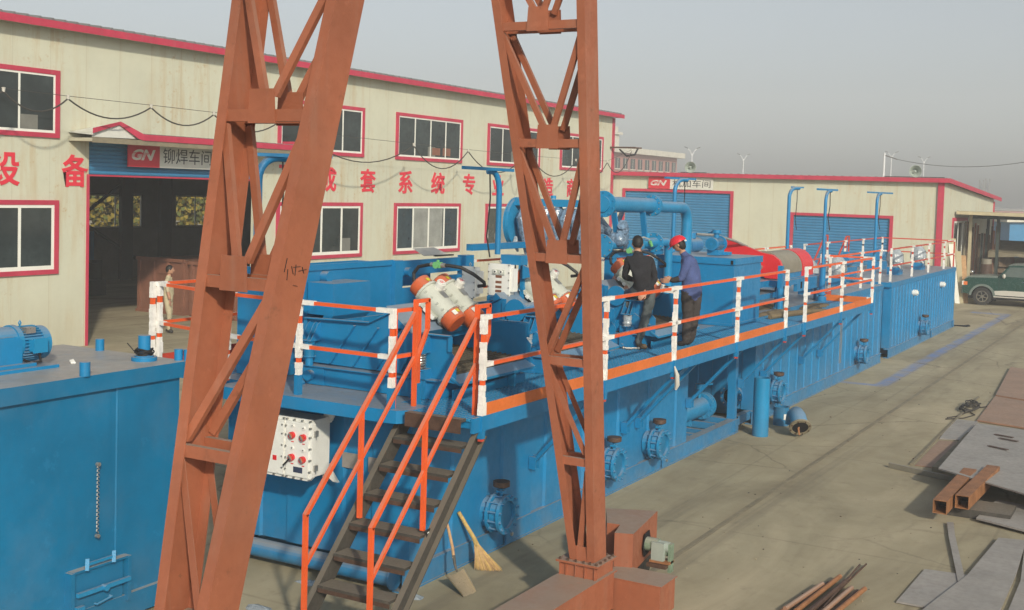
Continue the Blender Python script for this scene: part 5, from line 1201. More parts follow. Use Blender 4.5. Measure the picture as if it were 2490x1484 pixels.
# ---------------------------------------------------------------- people
FR, FF = V(math.sin(YAW),-math.cos(YAW),0), V(math.cos(YAW),math.sin(YAW),0)     # image right, away from the camera
def person(label, org, J, bones, head, k, extra=None, parts=None, face=(0,1,0)):
    """J: joint -> (right, forward, up, radius); bones: (a, b, material); k: scale in metres per unit"""
    t = thing('person', label, 'person', org)
    O = Vector(org)
    P = {n: O+FR*v[0]*k+FF*v[1]*k+V(0,0,v[2]*k) for n, v in J.items()}
    names = list(J); me = bpy.data.meshes.new('tmp'); me.from_pydata([P[n] for n in names], [(names.index(a), names.index(c)) for a, c, m in bones], [])
    o = bpy.data.objects.new('tmp', me); COL.objects.link(o)
    md = o.modifiers.new('s', 'SKIN'); 
    sv = me.skin_vertices[0].data if me.skin_vertices else None
    for i, n in enumerate(names): sv[i].radius = (J[n][3]*k, (J[n][4] if len(J[n]) > 4 else J[n][3])*k)
    sv[names.index('hips')].use_root = True
    md.use_smooth_shade = True; ss = o.modifiers.new('b', 'SUBSURF'); ss.levels = 3; ss.render_levels = 3
    bpy.context.view_layer.update(); ev = o.evaluated_get(bpy.context.evaluated_depsgraph_get()); m2 = bpy.data.meshes.new_from_object(ev)
    from mathutils import noise as NZ
    def fold(v):
        c = v.co; a = NZ.noise(Vector((c.x*9, c.y*9, c.z*16)))*.013+NZ.noise(c*28)*.005
        return c+v.normal*a
    B = MB('skin'); B.v = [fold(v) for v in m2.vertices]
    def near(c):
        best = None
        for a, d, m in bones:
            A, D = P[a], P[d]; e = D-A; u = max(0, min(1, (c-A).dot(e)/max(e.length_squared,1e-9))); q = (c-(A+e*u)).length-(J[a][3]*(1-u)+J[d][3]*u)*k
            if best is None or q < best[0]: best = (q, m)
        return best[1]
    for p in m2.polygons: B.f.append(tuple(p.vertices)); B.k.append(near(p.center))
    bpy.data.objects.remove(o)
    # head with face, built in its own turned frame
    hc = O+FR*head[0]*k+FF*head[1]*k+V(0,0,head[2]*k); fy = (FR*face[0]+FF*face[1]+V(0,0,face[2])).normalized(); fx = fy.cross(V(0,0,1)).normalized(); fz = fx.cross(fy)
    rot = Matrix((fx, fy, fz)).transposed()
    H = .107*k
    B.ball(hc, H, 'skin', 18, 12, (.78,.92,1.12), rot)
    B.ball(hc+fy*H*.40-fz*H*.55, H*.62, 'skin', 14, 9, (.80,.72,.62), rot)
    B.prism([hc+fy*H*.86+fx*H*.13-fz*H*.25, hc+fy*H*.86-fx*H*.13-fz*H*.25, hc+fy*H*.86+fz*H*.18], fy*H*.22, 'skin')
    for s_ in (-1, 1):
        B.ball(hc+fx*s_*H*.80-fz*H*.1, H*.24, 'skin', 10, 7, (.35,.7,1.1), rot)
        B.ball(hc+fy*H*.82+fx*s_*H*.30+fz*H*.08, H*.10, 'black', 8, 6)
    B.ball(hc+fy*H*.88-fz*H*.55, H*.16, 'cloth_pink', 8, 6, (1.3,.5,.3), rot)
    # hands: palm and five fingers
    for hand in (extra or ()):
        c, dr, sd, curl = [Vector(v) if not isinstance(v, (int,float)) else v for v in hand]
        c = O+FR*c.x*k+FF*c.y*k+V(0,0,c.z*k); D_ = (FR*dr.x+FF*dr.y+V(0,0,dr.z)).normalized(); S_ = (FR*sd.x+FF*sd.y+V(0,0,sd.z)).normalized(); N_ = D_.cross(S_).normalized()
        B.bar(c-D_*.01*k, c+D_*.085*k, .078*k, .030*k, 'skin', up=N_)
        for i, ln in enumerate((.068,.078,.074,.058)):
            b0 = c+D_*.082*k+S_*(.029-.0195*i)*k; b1 = b0+(D_*math.cos(curl*.5)+N_*math.sin(curl*.5))*ln*.5*k; b2 = b1+(D_*math.cos(curl)+N_*math.sin(curl))*ln*.5*k
            B.tube([b0-D_*.012*k, b0, b1, b2], .009*k, 6, 'skin', rs=[.009*k,.0095*k,.0088*k,.007*k])
        b0 = c+S_*.036*k+D_*.02*k; B.tube([b0, b0+(S_*.6+D_*.6+N_*.2)*.035*k, b0+(S_*.35+D_*.9+N_*.35)*.062*k], .010*k, 6, 'skin')
    B.build('body', t, ang=60)
    for nm, fn in (parts or {}).items(): fn(t, hc, fx, fy, fz, H, rot)
    return t
def hair(t, hc, fx, fy, fz, H, rot):
    b = MB('hair'); b.ball(hc-fy*H*.14+fz*H*.22, H*1.02, 'hair', 22, 14, (.84,.92,1.02), rot)
    b.ball(hc-fy*H*.30-fz*H*.10, H*.86, 'hair', 18, 10, (.84,.80,.95), rot)
    b.build('hair', t, ang=60)
def helmet(t, hc, fx, fy, fz, H, rot):
    hair(t, hc-fz*H*.30-fy*H*.05, fx, fy, fz, H*.94, rot)
    b = MB('helmet'); c = hc+fz*H*.22-fy*H*.02; n = 22; rows = 8; vs = []
    for j in range(rows+1):
        th = math.pi/2*j/rows
        for i in range(n):
            a = 2*math.pi*i/n; vs.append(c+fx*math.cos(a)*math.sin(th)*H*1.18+fy*math.sin(a)*math.sin(th)*H*1.42+fz*math.cos(th)*H*1.22)
    b._q(vs, [(j*n+i,(j+1)*n+i,(j+1)*n+(i+1)%n,j*n+(i+1)%n) for j in range(rows) for i in range(n)], None)
    b.prism([c+fy*H*1.25+fx*H*.8, c+fy*H*1.25-fx*H*.8, c+fy*H*1.85-fx*H*.45-fz*H*.18, c+fy*H*1.85+fx*H*.45-fz*H*.18], fz*H*.06)
    b.bar(c-fy*H*.9+fz*H*.98, c+fy*H*.8+fz*H*1.05, H*.16, H*.12, up=fz); b.build('helmet', t, ang=50)
    b = MB('white_paint')
    b.bar(c-fy*H*1.25-fx*H*.8-fz*H*.2, c-fy*H*1.25+fx*H*.8-fz*H*.2, H*.1, H*.26, up=fz); b.build('helmet_band', t)
BK, JE, NV, JB, DK, SH = 'cloth_black', 'cloth_jeans', 'cloth_navy', 'cloth_blue', 'cloth_dark', 'shoe'
# man in black sweater: standing on his right leg, left foot raised, one hand behind his back
J = dict(hips=(.02,0,.97,.165,.13), belly=(.0,.0,1.12,.17,.13), chest=(-.06,.02,1.33,.20,.14), neckb=(-.11,.05,1.51,.10,.09), neck=(-.11,.07,1.57,.058), hd=(-.115,.09,1.66,.06),
  shR=(.10,.02,1.45,.085), elR=(.175,-.03,1.16,.058), wrR=(.03,-.15,.965,.040), hR=(-.01,-.16,.94,.035),
  shL=(-.26,.05,1.45,.085), elL=(-.31,.12,1.17,.055), wrL=(-.14,.36,1.10,.040),
  hpR=(.12,0,.90,.115), knR=(.05,.02,.50,.078), anR=(-.06,.0,.10,.060), ftR=(-.02,.02,.045,.050), toR=(.10,.10,.035,.042),
  hpL=(-.11,.05,.92,.110), knL=(-.27,.30,.86,.080), anL=(-.185,.24,.58,.055), toL=(-.15,.36,.50,.045))
person('man in a black sweater and jeans, one hand behind his back, standing at the shakers', (18.02,7.72,ZD), J,
  [('hips','belly',BK),('belly','chest',BK),('chest','neckb',BK),('neckb','neck','skin'),('neck','hd','skin'),('chest','shR',BK),('shR','elR',BK),('elR','wrR',BK),('wrR','hR','skin'),('chest','shL',BK),('shL','elL',BK),('elL','wrL',BK),
   ('hips','hpR',JE),('hpR','knR',JE),('knR','anR',JE),('anR','ftR',SH),('ftR','toR',SH),('hips','hpL',JE),('hpL','knL',NV),('knL','anL',JE),('anL','toL',SH)],
  (-.115,.10,1.72), 1.0, extra=(((-.0,-.17,.93),(-.6,-.1,-.6),(.6,0,-.5),.9),((-.13,.38,1.10),(.6,.7,0),(0,.3,.9),.6)), parts={'hair': hair}, face=(-.05,1,-.25))
# man in blue jacket and red helmet, bent over something in his hands
J = dict(hips=(.03,.0,.93,.18,.15), belly=(.02,.0,1.08,.20,.17), chest=(-.02,.02,1.32,.225,.185), neckb=(-.08,.04,1.50,.10,.09), neck=(-.12,.05,1.56,.06), hd=(-.16,.06,1.62,.06),
  shR=(.06,.10,1.42,.08), elR=(-.08,.22,1.12,.06), wrR=(-.26,.22,1.10,.042),
  shL=(-.06,-.13,1.42,.09), elL=(-.17,-.20,1.13,.07), wrL=(-.35,-.10,1.10,.045),
  hpR=(.12,.05,.86,.12), knR=(.11,.06,.50,.088), anR=(.07,.10,.12,.078), ftR=(.05,.10,.05,.05), toR=(-.06,.18,.04,.04),
  hpL=(-.04,-.05,.86,.12), knL=(-.02,-.06,.50,.088), anL=(-.04,-.08,.12,.078), ftL=(-.06,-.08,.05,.05), toL=(-.18,-.04,.04,.04))
def devs(t, hc, fx, fy, fz, H, rot):
    O = Vector(ORG[t.name]); q = O-FR*.44-FF*.05+V(0,0,1.02); b = MB('white_paint'); b.bar(q, q+V(.03,.05,-.12), .06, .05); b.bar(q+V(0,0,-.02), q+FR*.22+V(0,0,-.05), .03,.03,'black'); b.bar(q-V(0,0,.10), q+FR*.2-V(0,0,.12), .05,.04,'car_silver'); b.build('held_tool', t)
person('man in a blue work jacket and red safety helmet looking down at his hands', (18.98,7.30,ZD), J,
  [('hips','belly',JB),('belly','chest',JB),('chest','neckb',JB),('neckb','neck','skin'),('neck','hd','skin'),('chest','shR',JB),('shR','elR',JB),('elR','wrR',JB),('chest','shL',JB),('shL','elL',JB),('elL','wrL',DK),
   ('hips','hpR',DK),('hpR','knR',DK),('knR','anR',DK),('anR','ftR','shoe_dark'),('ftR','toR','shoe_dark'),('hips','hpL',DK),('hpL','knL',DK),('knL','anL',DK),('anL','ftL','shoe_dark'),('ftL','toL','shoe_dark')],
  (-.20,.07,1.70), 1.0, extra=(((-.28,.22,1.10),(-1,-.1,-.1),(0,.4,1),.9),((-.37,-.10,1.10),(-1,.2,-.1),(0,-.3,1),.9)), parts={'helmet': helmet, 'tool': devs}, face=(-.85,.25,-.55))
# crouching helper mostly hidden behind the man in black
J = dict(hips=(.0,.0,.72,.16,.13), belly=(-.03,-.02,.88,.16,.13), chest=(-.06,-.06,1.10,.18,.14), neckb=(-.03,-.12,1.26,.09,.08), neck=(.0,-.14,1.31,.055), hd=(.03,-.16,1.38,.055),
  shL=(-.22,-.02,1.20,.08), elL=(-.36,-.12,1.00,.062), wrL=(-.20,-.30,.92,.042), shR=(.10,-.10,1.20,.08), elR=(.16,-.28,1.0,.06), wrR=(.05,-.38,.92,.042),
  hpL=(-.10,-.03,.70,.11), knL=(-.28,-.28,.74,.085), anL=(-.22,-.20,.34,.055), toL=(-.22,-.32,.26,.045), hpR=(.10,-.03,.70,.11), knR=(.14,-.34,.66,.085), anR=(.12,-.22,.28,.055), toR=(.12,-.34,.22,.045))
person('crouching helper in a faded pink shirt, half hidden by the man in black', (19.05,8.35,ZD), J,
  [('hips','belly','cloth_pink'),('belly','chest','cloth_pink'),('chest','neckb','cloth_pink'),('neckb','neck','skin'),('neck','hd','skin'),('chest','shL','cloth_pink'),('shL','elL','cloth_pink'),('elL','wrL',JE),('chest','shR','cloth_pink'),('shR','elR','cloth_pink'),('elR','wrR','skin'),
   ('hips','hpL',NV),('hpL','knL',NV),('knL','anL',NV),('anL','toL',SH),('hips','hpR',NV),('hpR','knR',NV),('knR','anR',NV),('anR','toR',SH)],
  (.04,-.18,1.43), 1.0, extra=(((-.19,-.32,.92),(.7,-.5,-.3),(0,.4,1),.8),((.04,-.39,.92),(-.7,-.4,-.3),(0,.4,1),.8)), parts={'hair': hair}, face=(.1,-1,-.5))
# man walking past the open doorway
J = dict(hips=(.0,.0,.93,.145,.12), belly=(0,0,1.08,.15,.12), chest=(-.02,0,1.30,.17,.13), neckb=(-.01,0,1.48,.085,.08), neck=(.0,0,1.53,.052), hd=(.02,0,1.60,.055),
  shR=(-.01,-.15,1.42,.07), elR=(.04,-.19,1.13,.052), wrR=(.09,-.18,.90,.038), shL=(-.02,.15,1.42,.07), elL=(-.05,.19,1.14,.052), wrL=(.0,.19,.90,.038),
  hpR=(.0,-.08,.86,.105), knR=(.06,-.09,.48,.072), anR=(.04,-.09,.10,.05), toR=(.17,-.09,.04,.04), hpL=(.0,.08,.86,.105), knL=(.02,.09,.48,.072), anL=(-.06,.09,.10,.05), toL=(.07,.09,.04,.04))
person('man in tan work clothes walking to the right before the open doorway', (27.70,28.15,0), J,
  [('hips','belly','cloth_tan'),('belly','chest','cloth_tan'),('chest','neckb','cloth_tan'),('neckb','neck','skin'),('neck','hd','skin'),('chest','shR','cloth_tan'),('shR','elR','cloth_tan'),('elR','wrR','skin'),('chest','shL','cloth_tan'),('shL','elL','cloth_tan'),('elL','wrL','skin'),
   ('hips','hpR','cloth_tan'),('hpR','knR','cloth_tan'),('knR','anR','cloth_tan'),('anR','toR','shoe_dark'),('hips','hpL','cloth_tan'),('hpL','knL','cloth_tan'),('knL','anL','cloth_tan'),('anL','toL','shoe_dark')],
  (.03,0,1.69), 1.19, extra=(((.09,-.18,.89),(.1,0,-1),(0,1,0),.5),((.0,.19,.89),(.1,0,-1),(0,1,0),.5)), parts={'hair': hair}, face=(1,.1,-.1))

# ---------------------------------------------------------------- things on the yard floor
t = thing('pipe_section', 'tall blue pipe section standing upright on the yard floor', 'pipe', (23.8,7.5,0))
b = MB('blue_clean'); b.pipe((23.8,7.50,1.2),(23.8,7.50,0),.165,.155,32,'blue_clean','blue_old'); b.build('pipe', t)
t = thing('bucket', 'blue bucket with a small white label beside the elbow pipe', 'bucket', (25.22,7.5,0))
b = MB('blue_old'); b.pipe((25.22,7.50,.40),(25.22,7.50,0),.165,.155,26,'blue_old','blue_old'); b.cyl((25.22,7.5,.33),(25.22,7.5,.345),.172,n=26,caps=False); b.cyl((25.22,7.5,.385),(25.22,7.5,.40),.175,n=26,caps=False); b.build('body', t)
b = MB('white_paint'); b.box(25.09,25.095,7.37,7.42,.14,.26); lb_ = V(25.22,7.5,.2)-(FF*.168); b.bar(lb_-V(0,0,.06)+FR*.05, lb_+V(0,0,.06)+FR*.05, .06,.006,up=FF); b.build('label', t)
t = thing('pipe_elbow', 'blue pipe elbow with rusty open flange facing the camera', 'pipe', (24.3,6.9,0))
b = MB('blue_clean'); ps = [(24.52,7.02,.17),(24.53,7.02,.27),(24.49,7.00,.36),(24.40,6.94,.41),(24.28,6.87,.39),(24.17,6.81,.32),(24.08,6.76,.24)]
b.tube(ps, .17, 22); dd = (V(*ps[-1])-V(*ps[-2])).normalized(); b.build('elbow', t)
b = MB('sheet_steel'); c = V(*ps[-1])+dd*.02; b.flange(c, dd, .225, .04, 28, 8, ri=.165, m='tarp', mb='brown_iron'); b.cyl(c+dd*.012, c-dd*.02, .166, n=24, m='hole'); b.tube([c+dd*.03+V(0,0,.15),c+dd*.05+V(.02,.05,0),c+dd*.05+V(0,.02,-.13)], .02, 6, 'tube_rust'); b.build('flange', t)
t = thing('pipe_bracket', 'low blue bracket with hole projecting from the middle tank corner', 'bracket', (24.6,7.9,0))
b = MB('blue'); b.box(24.0,24.82,8.05,8.18,.12,.30); b.prism([(24.0,8.04,.30),(24.3,8.04,.12),(24.0,8.04,.12)],(0,.14,0)); b.cyl((23.95,8.1,.2),(23.99,8.1,.2),.07,n=16); b.build('arm', t)
t = thing('shovel', 'steel shovel with wooden handle leaning on the nearest tank', 'shovel', (12.3,7.5,0))
b = MB('wood'); b.tube([(12.58,7.99,.81),(12.50,7.86,.63),(12.42,7.75,.46),(12.38,7.70,.34)], .019, 10); b.build('handle', t)
b = MB('dark_steel'); b.tube([(12.39,7.71,.37),(12.36,7.67,.27),(12.33,7.62,.20)], .02, 8, rs=[.021,.019,.014]); b.build('socket', t)
b = MB('shovel'); nn, mm = 6, 5; A_, B2, C_, D_ = V(12.17,7.68,.20), V(12.47,7.60,.21), V(12.34,7.33,.012), V(12.09,7.36,.012)
gr = [[(A_.lerp(B2,i/nn)).lerp(D_.lerp(C_,i/nn), j/mm)+V(-.02,0,-.035*math.sin(math.pi*i/nn)*(1-.5*j/mm)) for i in range(nn+1)] for j in range(mm+1)]
for j in range(mm):
    for i in range(nn): b.face([gr[j][i],gr[j][i+1],gr[j+1][i+1],gr[j+1][i]])
for j in range(mm): b.face([gr[j][nn],gr[j+1][nn],gr[j+1][nn]+V(-.01,.0,.03),gr[j][nn]+V(-.01,0,.035)],'car_silver'); b.face([gr[j][0],gr[j][0]+V(-.01,0,.035),gr[j+1][0]+V(-.01,0,.03),gr[j+1][0]])
b.build('blade', t)
t = thing('broom', 'straw broom with short pale handle leaning on the nearest tank', 'broom', (13.1,7.7,0))
b = MB('straw'); b.tube([(12.95,8.0,.74),(13.02,7.92,.56),(13.08,7.84,.40),(13.1,7.80,.30)], .026, 10, rs=[.024,.026,.028,.035]); b.build('handle', t)
b = MB('straw')
for i in range(150):
    u = random.uniform(-1,1); v = random.uniform(-1,1); p0 = V(13.085,7.82,.35)+FR*u*.02; e = V(13.08,7.66,.005)+FR*(u*.16+.04)+V(0,1,0)*v*.04-FF*abs(u)*.01+V(0,0,random.uniform(0,.05)*abs(u))
    m_ = p0.lerp(e,.45)+FR*(u*-.012); b.tube([p0,m_,e], .004, 4, rs=[.004,.005,.0025], m=random.choice(('straw','straw','wood')))
b.build('bristles', t)
for k, (x, y, s_) in enumerate(((11.74,7.86,.13),(11.45,9.15,.16),(10.42,9.1,.14))):
    b = MB('plastic_wrap'); n = 12
    P = [V(x+s_*random.uniform(.6,1.2)*math.cos(6.283*i/n)*.9, y+s_*random.uniform(.6,1.2)*math.sin(6.283*i/n)*1.5, .003) for i in range(n)]
    for i in range(n): a, c = P[i], P[(i+1)%n]; m1, m2_ = (a+V(x,y,0))/2, (c+V(x,y,0))/2; m1.z = m2_.z = .02; b.face([a,c,m2_+V(0,0,.01*(i%2)),m1+V(0,0,.01*((i+1)%2))]); b.face([m1+V(0,0,.01*((i+1)%2)),m2_+V(0,0,.01*(i%2)),V(x,y,.035)])
    tag(b.build('plastic_scrap', ang=10), ('clear plastic scrap on the ground at the foot of the stairs','clear plastic scrap under the tank end left of the stairs','clear plastic scrap at the bottom edge beside the crane leg')[k], 'litter', 'clear plastic scraps')
def sheet(poly, th, mk, label, cat='steel sheet', grp='steel sheets lying in the yard', name='steel_sheet', marks=None):
    b = MB(mk); b.prism(poly, (0,0,-th)); o = b.build(name); tag(o, label, cat, grp)
    if marks: marks(o)
    return o
t = thing('steel_sheet', 'big grey steel sheet propped up on the square tubes with slots cut in it', 'steel sheet', (23,2.5,.3), 'steel sheets lying in the yard')
b = MB('sheet_steel'); b.prism([(21.25,3.56,.37),(27.7,3.88,.10),(27.0,.8,.12),(19.2,.55,.36)], (0,0,-.025)); b.build('plate', t)
b = MB('brown_iron'); n_ = V(0,0,.006)
def on(u, v): 
    a, c = V(21.25,3.56,.37).lerp(V(27.7,3.88,.10),u), V(19.2,.55,.36).lerp(V(27.0,.8,.12),u); return a.lerp(c,v)
for u, v in ((.80,.16),(.74,.20),(.55,.17),(.63,.52)): b = MB('brown_iron'); b.bar(on(u,v)+n_, on(u-.005,v+.12)+n_, .09, .008); b.build('slot', t)
sheet([(25.75,4.32,.03),(28.3,4.45,.03),(28.3,3.95,.03),(25.9,3.90,.03)], .02, 'sheet_steel', 'small grey steel plate tucked under the far edge of the big propped sheet')
sheet([(28.4,3.98,.05),(32.2,4.12,.05),(31.6,2.6,.05),(28.0,2.6,.05)], .035, 'sheet_rust', 'brown steel plate just beyond the big grey sheet')
sheet([(32.3,4.12,.07),(38.2,4.5,.07),(37.2,2.6,.07),(31.7,2.6,.07)], .04, 'sheet_rust', 'farther brown steel plate, beyond the first brown one')
sheet([(19.4,2.66,.08),(20.8,2.55,.08),(20.4,.8,.08),(18.6,.8,.08)], .03, 'sheet_steel', 'pale steel plate on the ground right of the square tubes')
sheet([(14.88,2.90,.03),(16.42,2.86,.03),(16.5,2.30,.03),(14.88,2.30,.03)], .02, 'sheet_steel', 'small dark grey plate at the lower edge left of the long plate')
sheet([(14.2,2.62,.06),(16.4,2.32,.06),(18.5,2.22,.06),(18.6,1.86,.06),(16.8,1.78,.06),(13.6,1.75,.06)], .03, 'sheet_steel', 'long grey steel plate at the lower right corner')
sheet([(18.7,1.88,.045),(16.6,1.70,.045),(13.5,1.66,.045),(13.5,.6,.045),(18.6,.6,.045)], .02, 'sheet_steel', 'second grey plate at the lower right corner, right of the long one')
sheet([(43.5,4.3,.12),(46.5,4.3,.12),(46.0,2.6,.12),(43.0,2.6,.12)], .08, 'sheet_steel', 'small stack of grey plates farthest up the yard at right')
b = MB('sheet_steel'); P_ = [(19.0,3.02),(18.2,2.86),(17.4,2.68),(16.6,2.50),(15.95,2.36)]
for a, c in zip(P_, P_[1:]): b.prism([(a[0],a[1],.045),(c[0],c[1],.045),(c[0]+.05,c[1]-.085,.045),(a[0]+.05,a[1]-.085,.045)], (0,0,-.008))
tag(b.build('steel_strip'), 'narrow curved steel strip lying from the tubes to the long plate', 'steel strip')
for k, (a, c, lb) in enumerate((((18.98,3.13,.26),(21.6,3.10,.26),'left one of two rusty square tubes under the big sheet'),((19.42,2.88,.28),(22.0,2.78,.28),'right one of two rusty square tubes under the big sheet'))):
    t = thing('square_tube', lb, 'tube', a, 'rusty square tubes'); a, c = V(*a), V(*c); b = MB('tube_rust'); d = (c-a).normalized(); r_ = d.cross(V(0,0,1)).normalized(); w2, th = .103, .011
    for o_, ww, hh in ((r_*(w2-th/2),th,w2*2),(r_*-(w2-th/2),th,w2*2),(V(0,0,w2-th/2),w2*2-2*th,th),(V(0,0,-(w2-th/2)),w2*2-2*th,th)): b.bar(a+o_, c+o_, ww, hh)
    b.bar(a+d*.5, a+d*.51, w2*1.9, w2*1.9, 'hole'); b.build('tube_wall', t)
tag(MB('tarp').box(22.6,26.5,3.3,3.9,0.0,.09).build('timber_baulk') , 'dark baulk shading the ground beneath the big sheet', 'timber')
b = MB('wood'); b.box(19.6,20.3,2.2,3.2,0.0,.14,'dark_steel'); tag(b.build('support_block'), 'dark block carrying the square tubes off the ground', 'block')
b = MB('cover_grey'); b.bar((22.45,4.62,.05),(21.9,3.2,.05),.06,.09); tag(b.build('steel_bar'), 'grey flat bar poking out left from under the big sheet', 'steel bar')
b = MB('tarp'); b.bar((22.9,4.32,.02),(32.0,4.48,.02),.05,.03); tag(b.build('angle_iron'), 'long thin dusty angle iron lying parallel to the plates', 'angle iron')
b = MB('sheet_rust'); b.prism([(22.9,4.25,.015),(25.6,4.3,.015),(25.7,3.95,.015),(22.9,3.75,.015)],(0,0,-.01)); tag(b.build('rusty_plate'), 'thin rusty brown plate flat on the ground before the big sheet', 'steel sheet')
b = MB('rope')
for k in range(7): b.tube([(29.9+.55*math.cos(a+k)+.10*k*math.sin(a*.5), 4.38+.17*math.sin(a+k)+.04*math.sin(2*a+k), .02+.012*k+.03*abs(math.sin(a))) for a in [i*.4 for i in range(17)]], .014, 5)
b.tube([(28.4,4.62,.02),(28.8,4.45,.02),(29.4,4.35,.03)], .014, 5); b.tube([(30.3,4.2,.03),(30.7,4.0,.03),(31,3.9,.02)], .014, 5); b.tube([(28.2,4.62,.02),(28.6,4.30,.02),(29.2,4.15,.02),(29.5,4.3,.02)],.014,5)
tag(b.build('rope_coil'), 'tangled dark rope coil near the brown plates', 'rope')
b = MB('rubber'); b.tube([(49.7,8.06,.03),(50.0,7.95,.02),(50.2,7.72,.02),(50.5,7.58,.02),(50.2,7.50,.02),(49.9,7.55,.02),(49.9,7.75,.03),(50.0,8.0,.02)], .03, 6); tag(b.build('cable_loop'), 'black cable loop on the floor at the far end of the tanks', 'cable')
b = MB('dark_steel'); b.bar((42.2,4.35,.03),(40.5,4.0,.03),.05,.04); b.bar((41.0,4.2,.04),(41.6,3.8,.04),.05,.04); tag(b.build('iron_offcut'), 'bent dark iron offcut on the floor below the far plate stack', 'offcut')
# rusty bars fanned out at the lower edge
ends = [((13.6,3.98),(14.55,3.86)),((13.7,3.93),(14.85,3.80)),((13.6,3.86),(15.02,3.77)),((13.7,3.80),(15.28,3.69)),((13.6,3.72),(15.42,3.60)),((13.7,3.66),(15.1,3.58)),((13.6,3.60),(15.0,3.50)),((13.7,3.53),(14.9,3.45)),((13.6,3.47),(14.9,3.38)),((13.7,3.41),(14.95,3.30)),((13.8,3.62),(16.1,3.55)),((14.0,3.56),(15.95,3.60))]
for i, (a, c) in enumerate(ends):
    b = MB(('tube_rust','sheet_rust','brown_iron')[i%3] if i < 10 else 'brown_iron'); r_ = .030 if i < 10 else .012; z = .03+.045*(i%2)
    b.cyl((a[0],a[1],z), (c[0],c[1],z+random.uniform(0,.03)), r_, n=10)
    tag(b.build('steel_rod'), 'rusty rod in the bundle at the bottom edge of the yard', 'rod', 'rusty rods bundled at the bottom edge')

# ---------------------------------------------------------------- parked off-road car
car = thing('parked_car', 'dark green off-road car with silver sill parked nose-left by the canopy', 'car', (62.1,7.2,0))
X0c, X1c = 61.2, 62.95; yn = 9.62
def cy_(u): return yn-u                       # u = distance back from the nose
def side(m, pts, x0=X0c, x1=X1c): 
    b = MB(m); b.prism([(x0,cy_(u),z) for u, z in pts], (x1-x0,0,0)); return b
lower = [(.10,.55),(.05,.80),(.06,1.05),(.16,1.22),(.30,1.30),(1.75,1.34),(4.3,1.34),(4.45,1.2),(4.5,.5),(4.15,.5)]
arch = lambda c: [(c+.50*math.cos(a), .42+.50*math.sin(a)) for a in [math.pi*i/10 for i in range(11)]]
b = side('car_green', lower+arch(3.65)+[(3.0,.5),(1.55,.5)]+arch(.97)+[(.42,.5)]); b.build('body', car, ang=25)
b = side('car_grey', [(.12,1.225),(.20,1.30),(.32,1.37),(1.0,1.43),(1.62,1.44),(1.62,1.345),(.30,1.305)], X0c+.02, X1c-.02); b.build('bonnet', car, ang=25)
b = side('car_green', [(1.60,1.345),(2.10,1.93),(2.35,1.98),(4.2,1.98),(4.42,1.345)], X0c+.10, X1c-.10)
b2_ = b.build('cabin', car, ang=25)
b = side('car_grey', [(2.05,1.94),(2.12,2.0),(2.5,2.04),(4.2,2.04),(4.25,1.985),(2.3,1.985)], X0c+.08, X1c-.08); b.build('roof_panel', car, ang=25)
for x0_, x1_ in ((X0c+.085,X0c+.098),(X1c-.098,X1c-.085)):
    for pl in ([(1.80,1.42),(2.16,1.88),(2.85,1.90),(2.85,1.42)],[(2.95,1.42),(2.95,1.90),(3.65,1.90),(3.65,1.42)]):
        b = side('car_glass', pl, x0_, x1_); b.build('side_window', car)
b = MB('car_glass'); b.face([(X0c+.18,cy_(1.62),1.40),(X1c-.18,cy_(1.62),1.40),(X1c-.22,cy_(2.06),1.90),(X0c+.22,cy_(2.06),1.90)]); b.build('windscreen', car)
b = side('car_silver', [(1.52,.52),(1.52,.72),(2.0,.76),(3.1,.76),(3.12,.52)], X0c-.03, X0c+.01); b.bar((X0c-.06,cy_(1.5),.45),(X0c-.06,cy_(3.1),.45),.10,.05,'car_silver'); b.build('side_sill', car)
for c in (.97,3.65):
    b = MB('car_silver'); n = 12
    for i in range(n):
        a0, a1 = math.pi*(.02+.96*i/n), math.pi*(.02+.96*(i+1)/n)
        b.prism([(X0c-.05,cy_(c+.50*math.cos(a0)),.42+.50*math.sin(a0)),(X0c-.05,cy_(c+.60*math.cos(a0)),.42+.60*math.sin(a0)),(X0c-.05,cy_(c+.60*math.cos(a1)),.42+.60*math.sin(a1)),(X0c-.05,cy_(c+.50*math.cos(a1)),.42+.50*math.sin(a1))],(.08,0,0),'car_grey')
    b.build('wheel_arch', car)
    for xs in (X0c, X1c-.26):
        b = MB('tyre'); b.cyl((xs,cy_(c),.42),(xs+.26,cy_(c),.42),.42,n=32,caps=False); b.ring((xs,cy_(c),.42),(1,0,0),.42,.27,32); b.ring((xs+.26,cy_(c),.42),(1,0,0),.42,.27,32)
        for i in range(32): a = 2*math.pi*i/32; b.bar((xs+.02,cy_(c)+.425*math.cos(a),.42+.425*math.sin(a)),(xs+.24,cy_(c)+.425*math.cos(a),.42+.425*math.sin(a)),.03,.02)
        w_ = b.build('wheel', car)
        b = MB('chrome'); xf = xs+.03 if xs < 62 else xs+.23
        b.cyl((xf+.06,cy_(c),.42),(xf+.061,cy_(c),.42),.262,n=28,m='rubber'); b.cyl((xf-.03,cy_(c),.42),(xf+.07,cy_(c),.42),.27,n=30,caps=False); b.ring((xf-.03,cy_(c),.42),(1,0,0),.27,.225,30); b.cyl((xf-.02,cy_(c),.42),(xf+.04,cy_(c),.42),.075,n=16)
        for i in range(6): a = 2*math.pi*i/6+.3; b.bar((xf,cy_(c)+.05*math.cos(a),.42+.05*math.sin(a)),(xf,cy_(c)+.24*math.cos(a),.42+.24*math.sin(a)),.045,.085,up=(1,0,0))
        b.build('rim', w_)
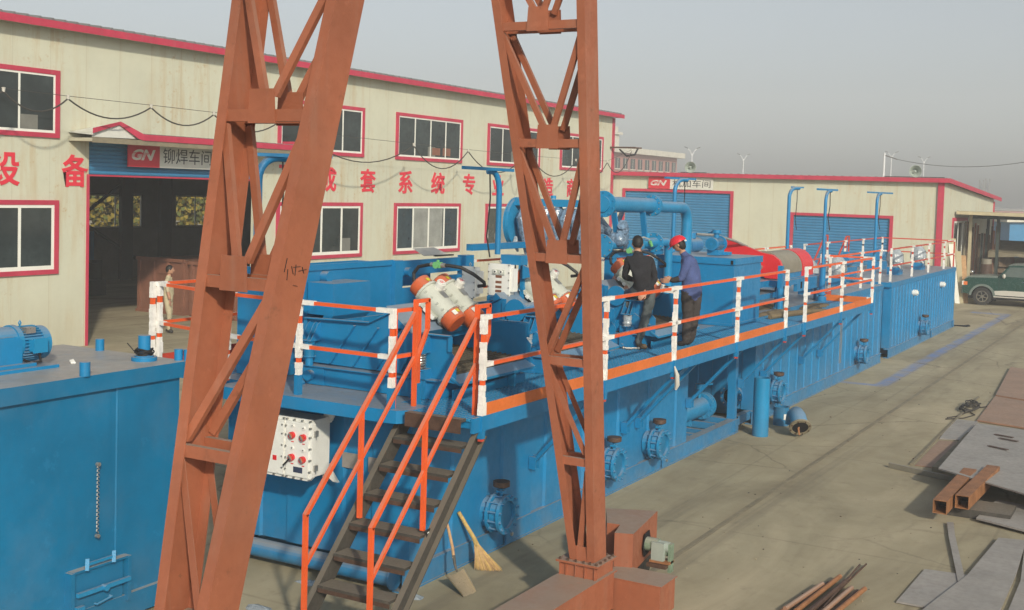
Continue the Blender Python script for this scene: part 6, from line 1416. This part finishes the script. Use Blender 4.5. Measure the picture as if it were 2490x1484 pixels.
b = MB('chrome'); b.box(X0c+.1,X1c-.1,cy_(-.02),cy_(.10),.52,.74,'car_grey') ; b.box(X0c+.05,X1c-.05,cy_(-.05),cy_(.05),.74,.80); b.build('bumper', car)
b = MB('car_silver'); b.box(X0c-.005,X0c+.20,cy_(.04),cy_(.16),.92,1.12,'white_paint'); b.box(X0c-.01,X0c+.02,cy_(.10),cy_(.28),.93,1.10,'toe_orange'); b.build('headlight', car)
b = MB('rubber'); b.box(X0c+.3,X1c-.3,cy_(.02),cy_(.10),.85,1.12); b.build('grille', car)
b = MB('chrome'); b.tube([(X0c+.05,cy_(.45),1.36),(X0c-.02,cy_(.47),1.52)], .015, 6); b.ball((X0c-.05,cy_(.47),1.58), .085); b.build('wing_mirror', car)
b = MB('car_silver'); b.ball((X0c-.08,cy_(1.92),1.45), .11, sc=(.6,.7,1)); b.bar((X0c-.01,cy_(2.70),1.20),(X0c-.01,cy_(2.90),1.20),.03,.03,'chrome'); b.build('door_mirror', car)
b = MB('rubber'); b.box(X0c-.004,X0c-.001,cy_(1.70),cy_(1.715),.76,1.34); b.box(X0c-.004,X0c-.001,cy_(2.90),cy_(2.915),.76,1.34); b.box(X0c+.2,X1c-.2,cy_(.3),cy_(4.2),.30,.50); b.build('door_gap', car)

b = MB('tarp')
for i in range(260):
    x = random.uniform(10.5,34); y = random.uniform(-1.0, 7.9); r_ = random.uniform(.003,.011)*(1+x/40)
    b.ball((x,y,r_*.4), r_, random.choice(('tarp','concrete','dark_steel','junk')), 5, 3, (1,random.uniform(.6,1.4),.6))
o = b.build('grit'); o['kind'] = 'stuff'

# ---------------------------------------------------------------- haze
hz = MB('concrete'); hz.box(-40, 420, -130, 330, -1, 40)
HZ = hz.build('haze'); HZ.data.materials.clear()
hm = bpy.data.materials.new('haze'); hm.use_nodes = True; n = hm.node_tree.nodes; n.remove(n['Principled BSDF'])
pv = n.new('ShaderNodeVolumePrincipled'); pv.inputs['Color'].default_value = (.86,.88,.92,1); pv.inputs['Density'].default_value = 0.0018
hm.node_tree.links.new(pv.outputs[0], n['Material Output'].inputs['Volume']); HZ.data.materials.append(hm); HZ['kind'] = 'stuff'
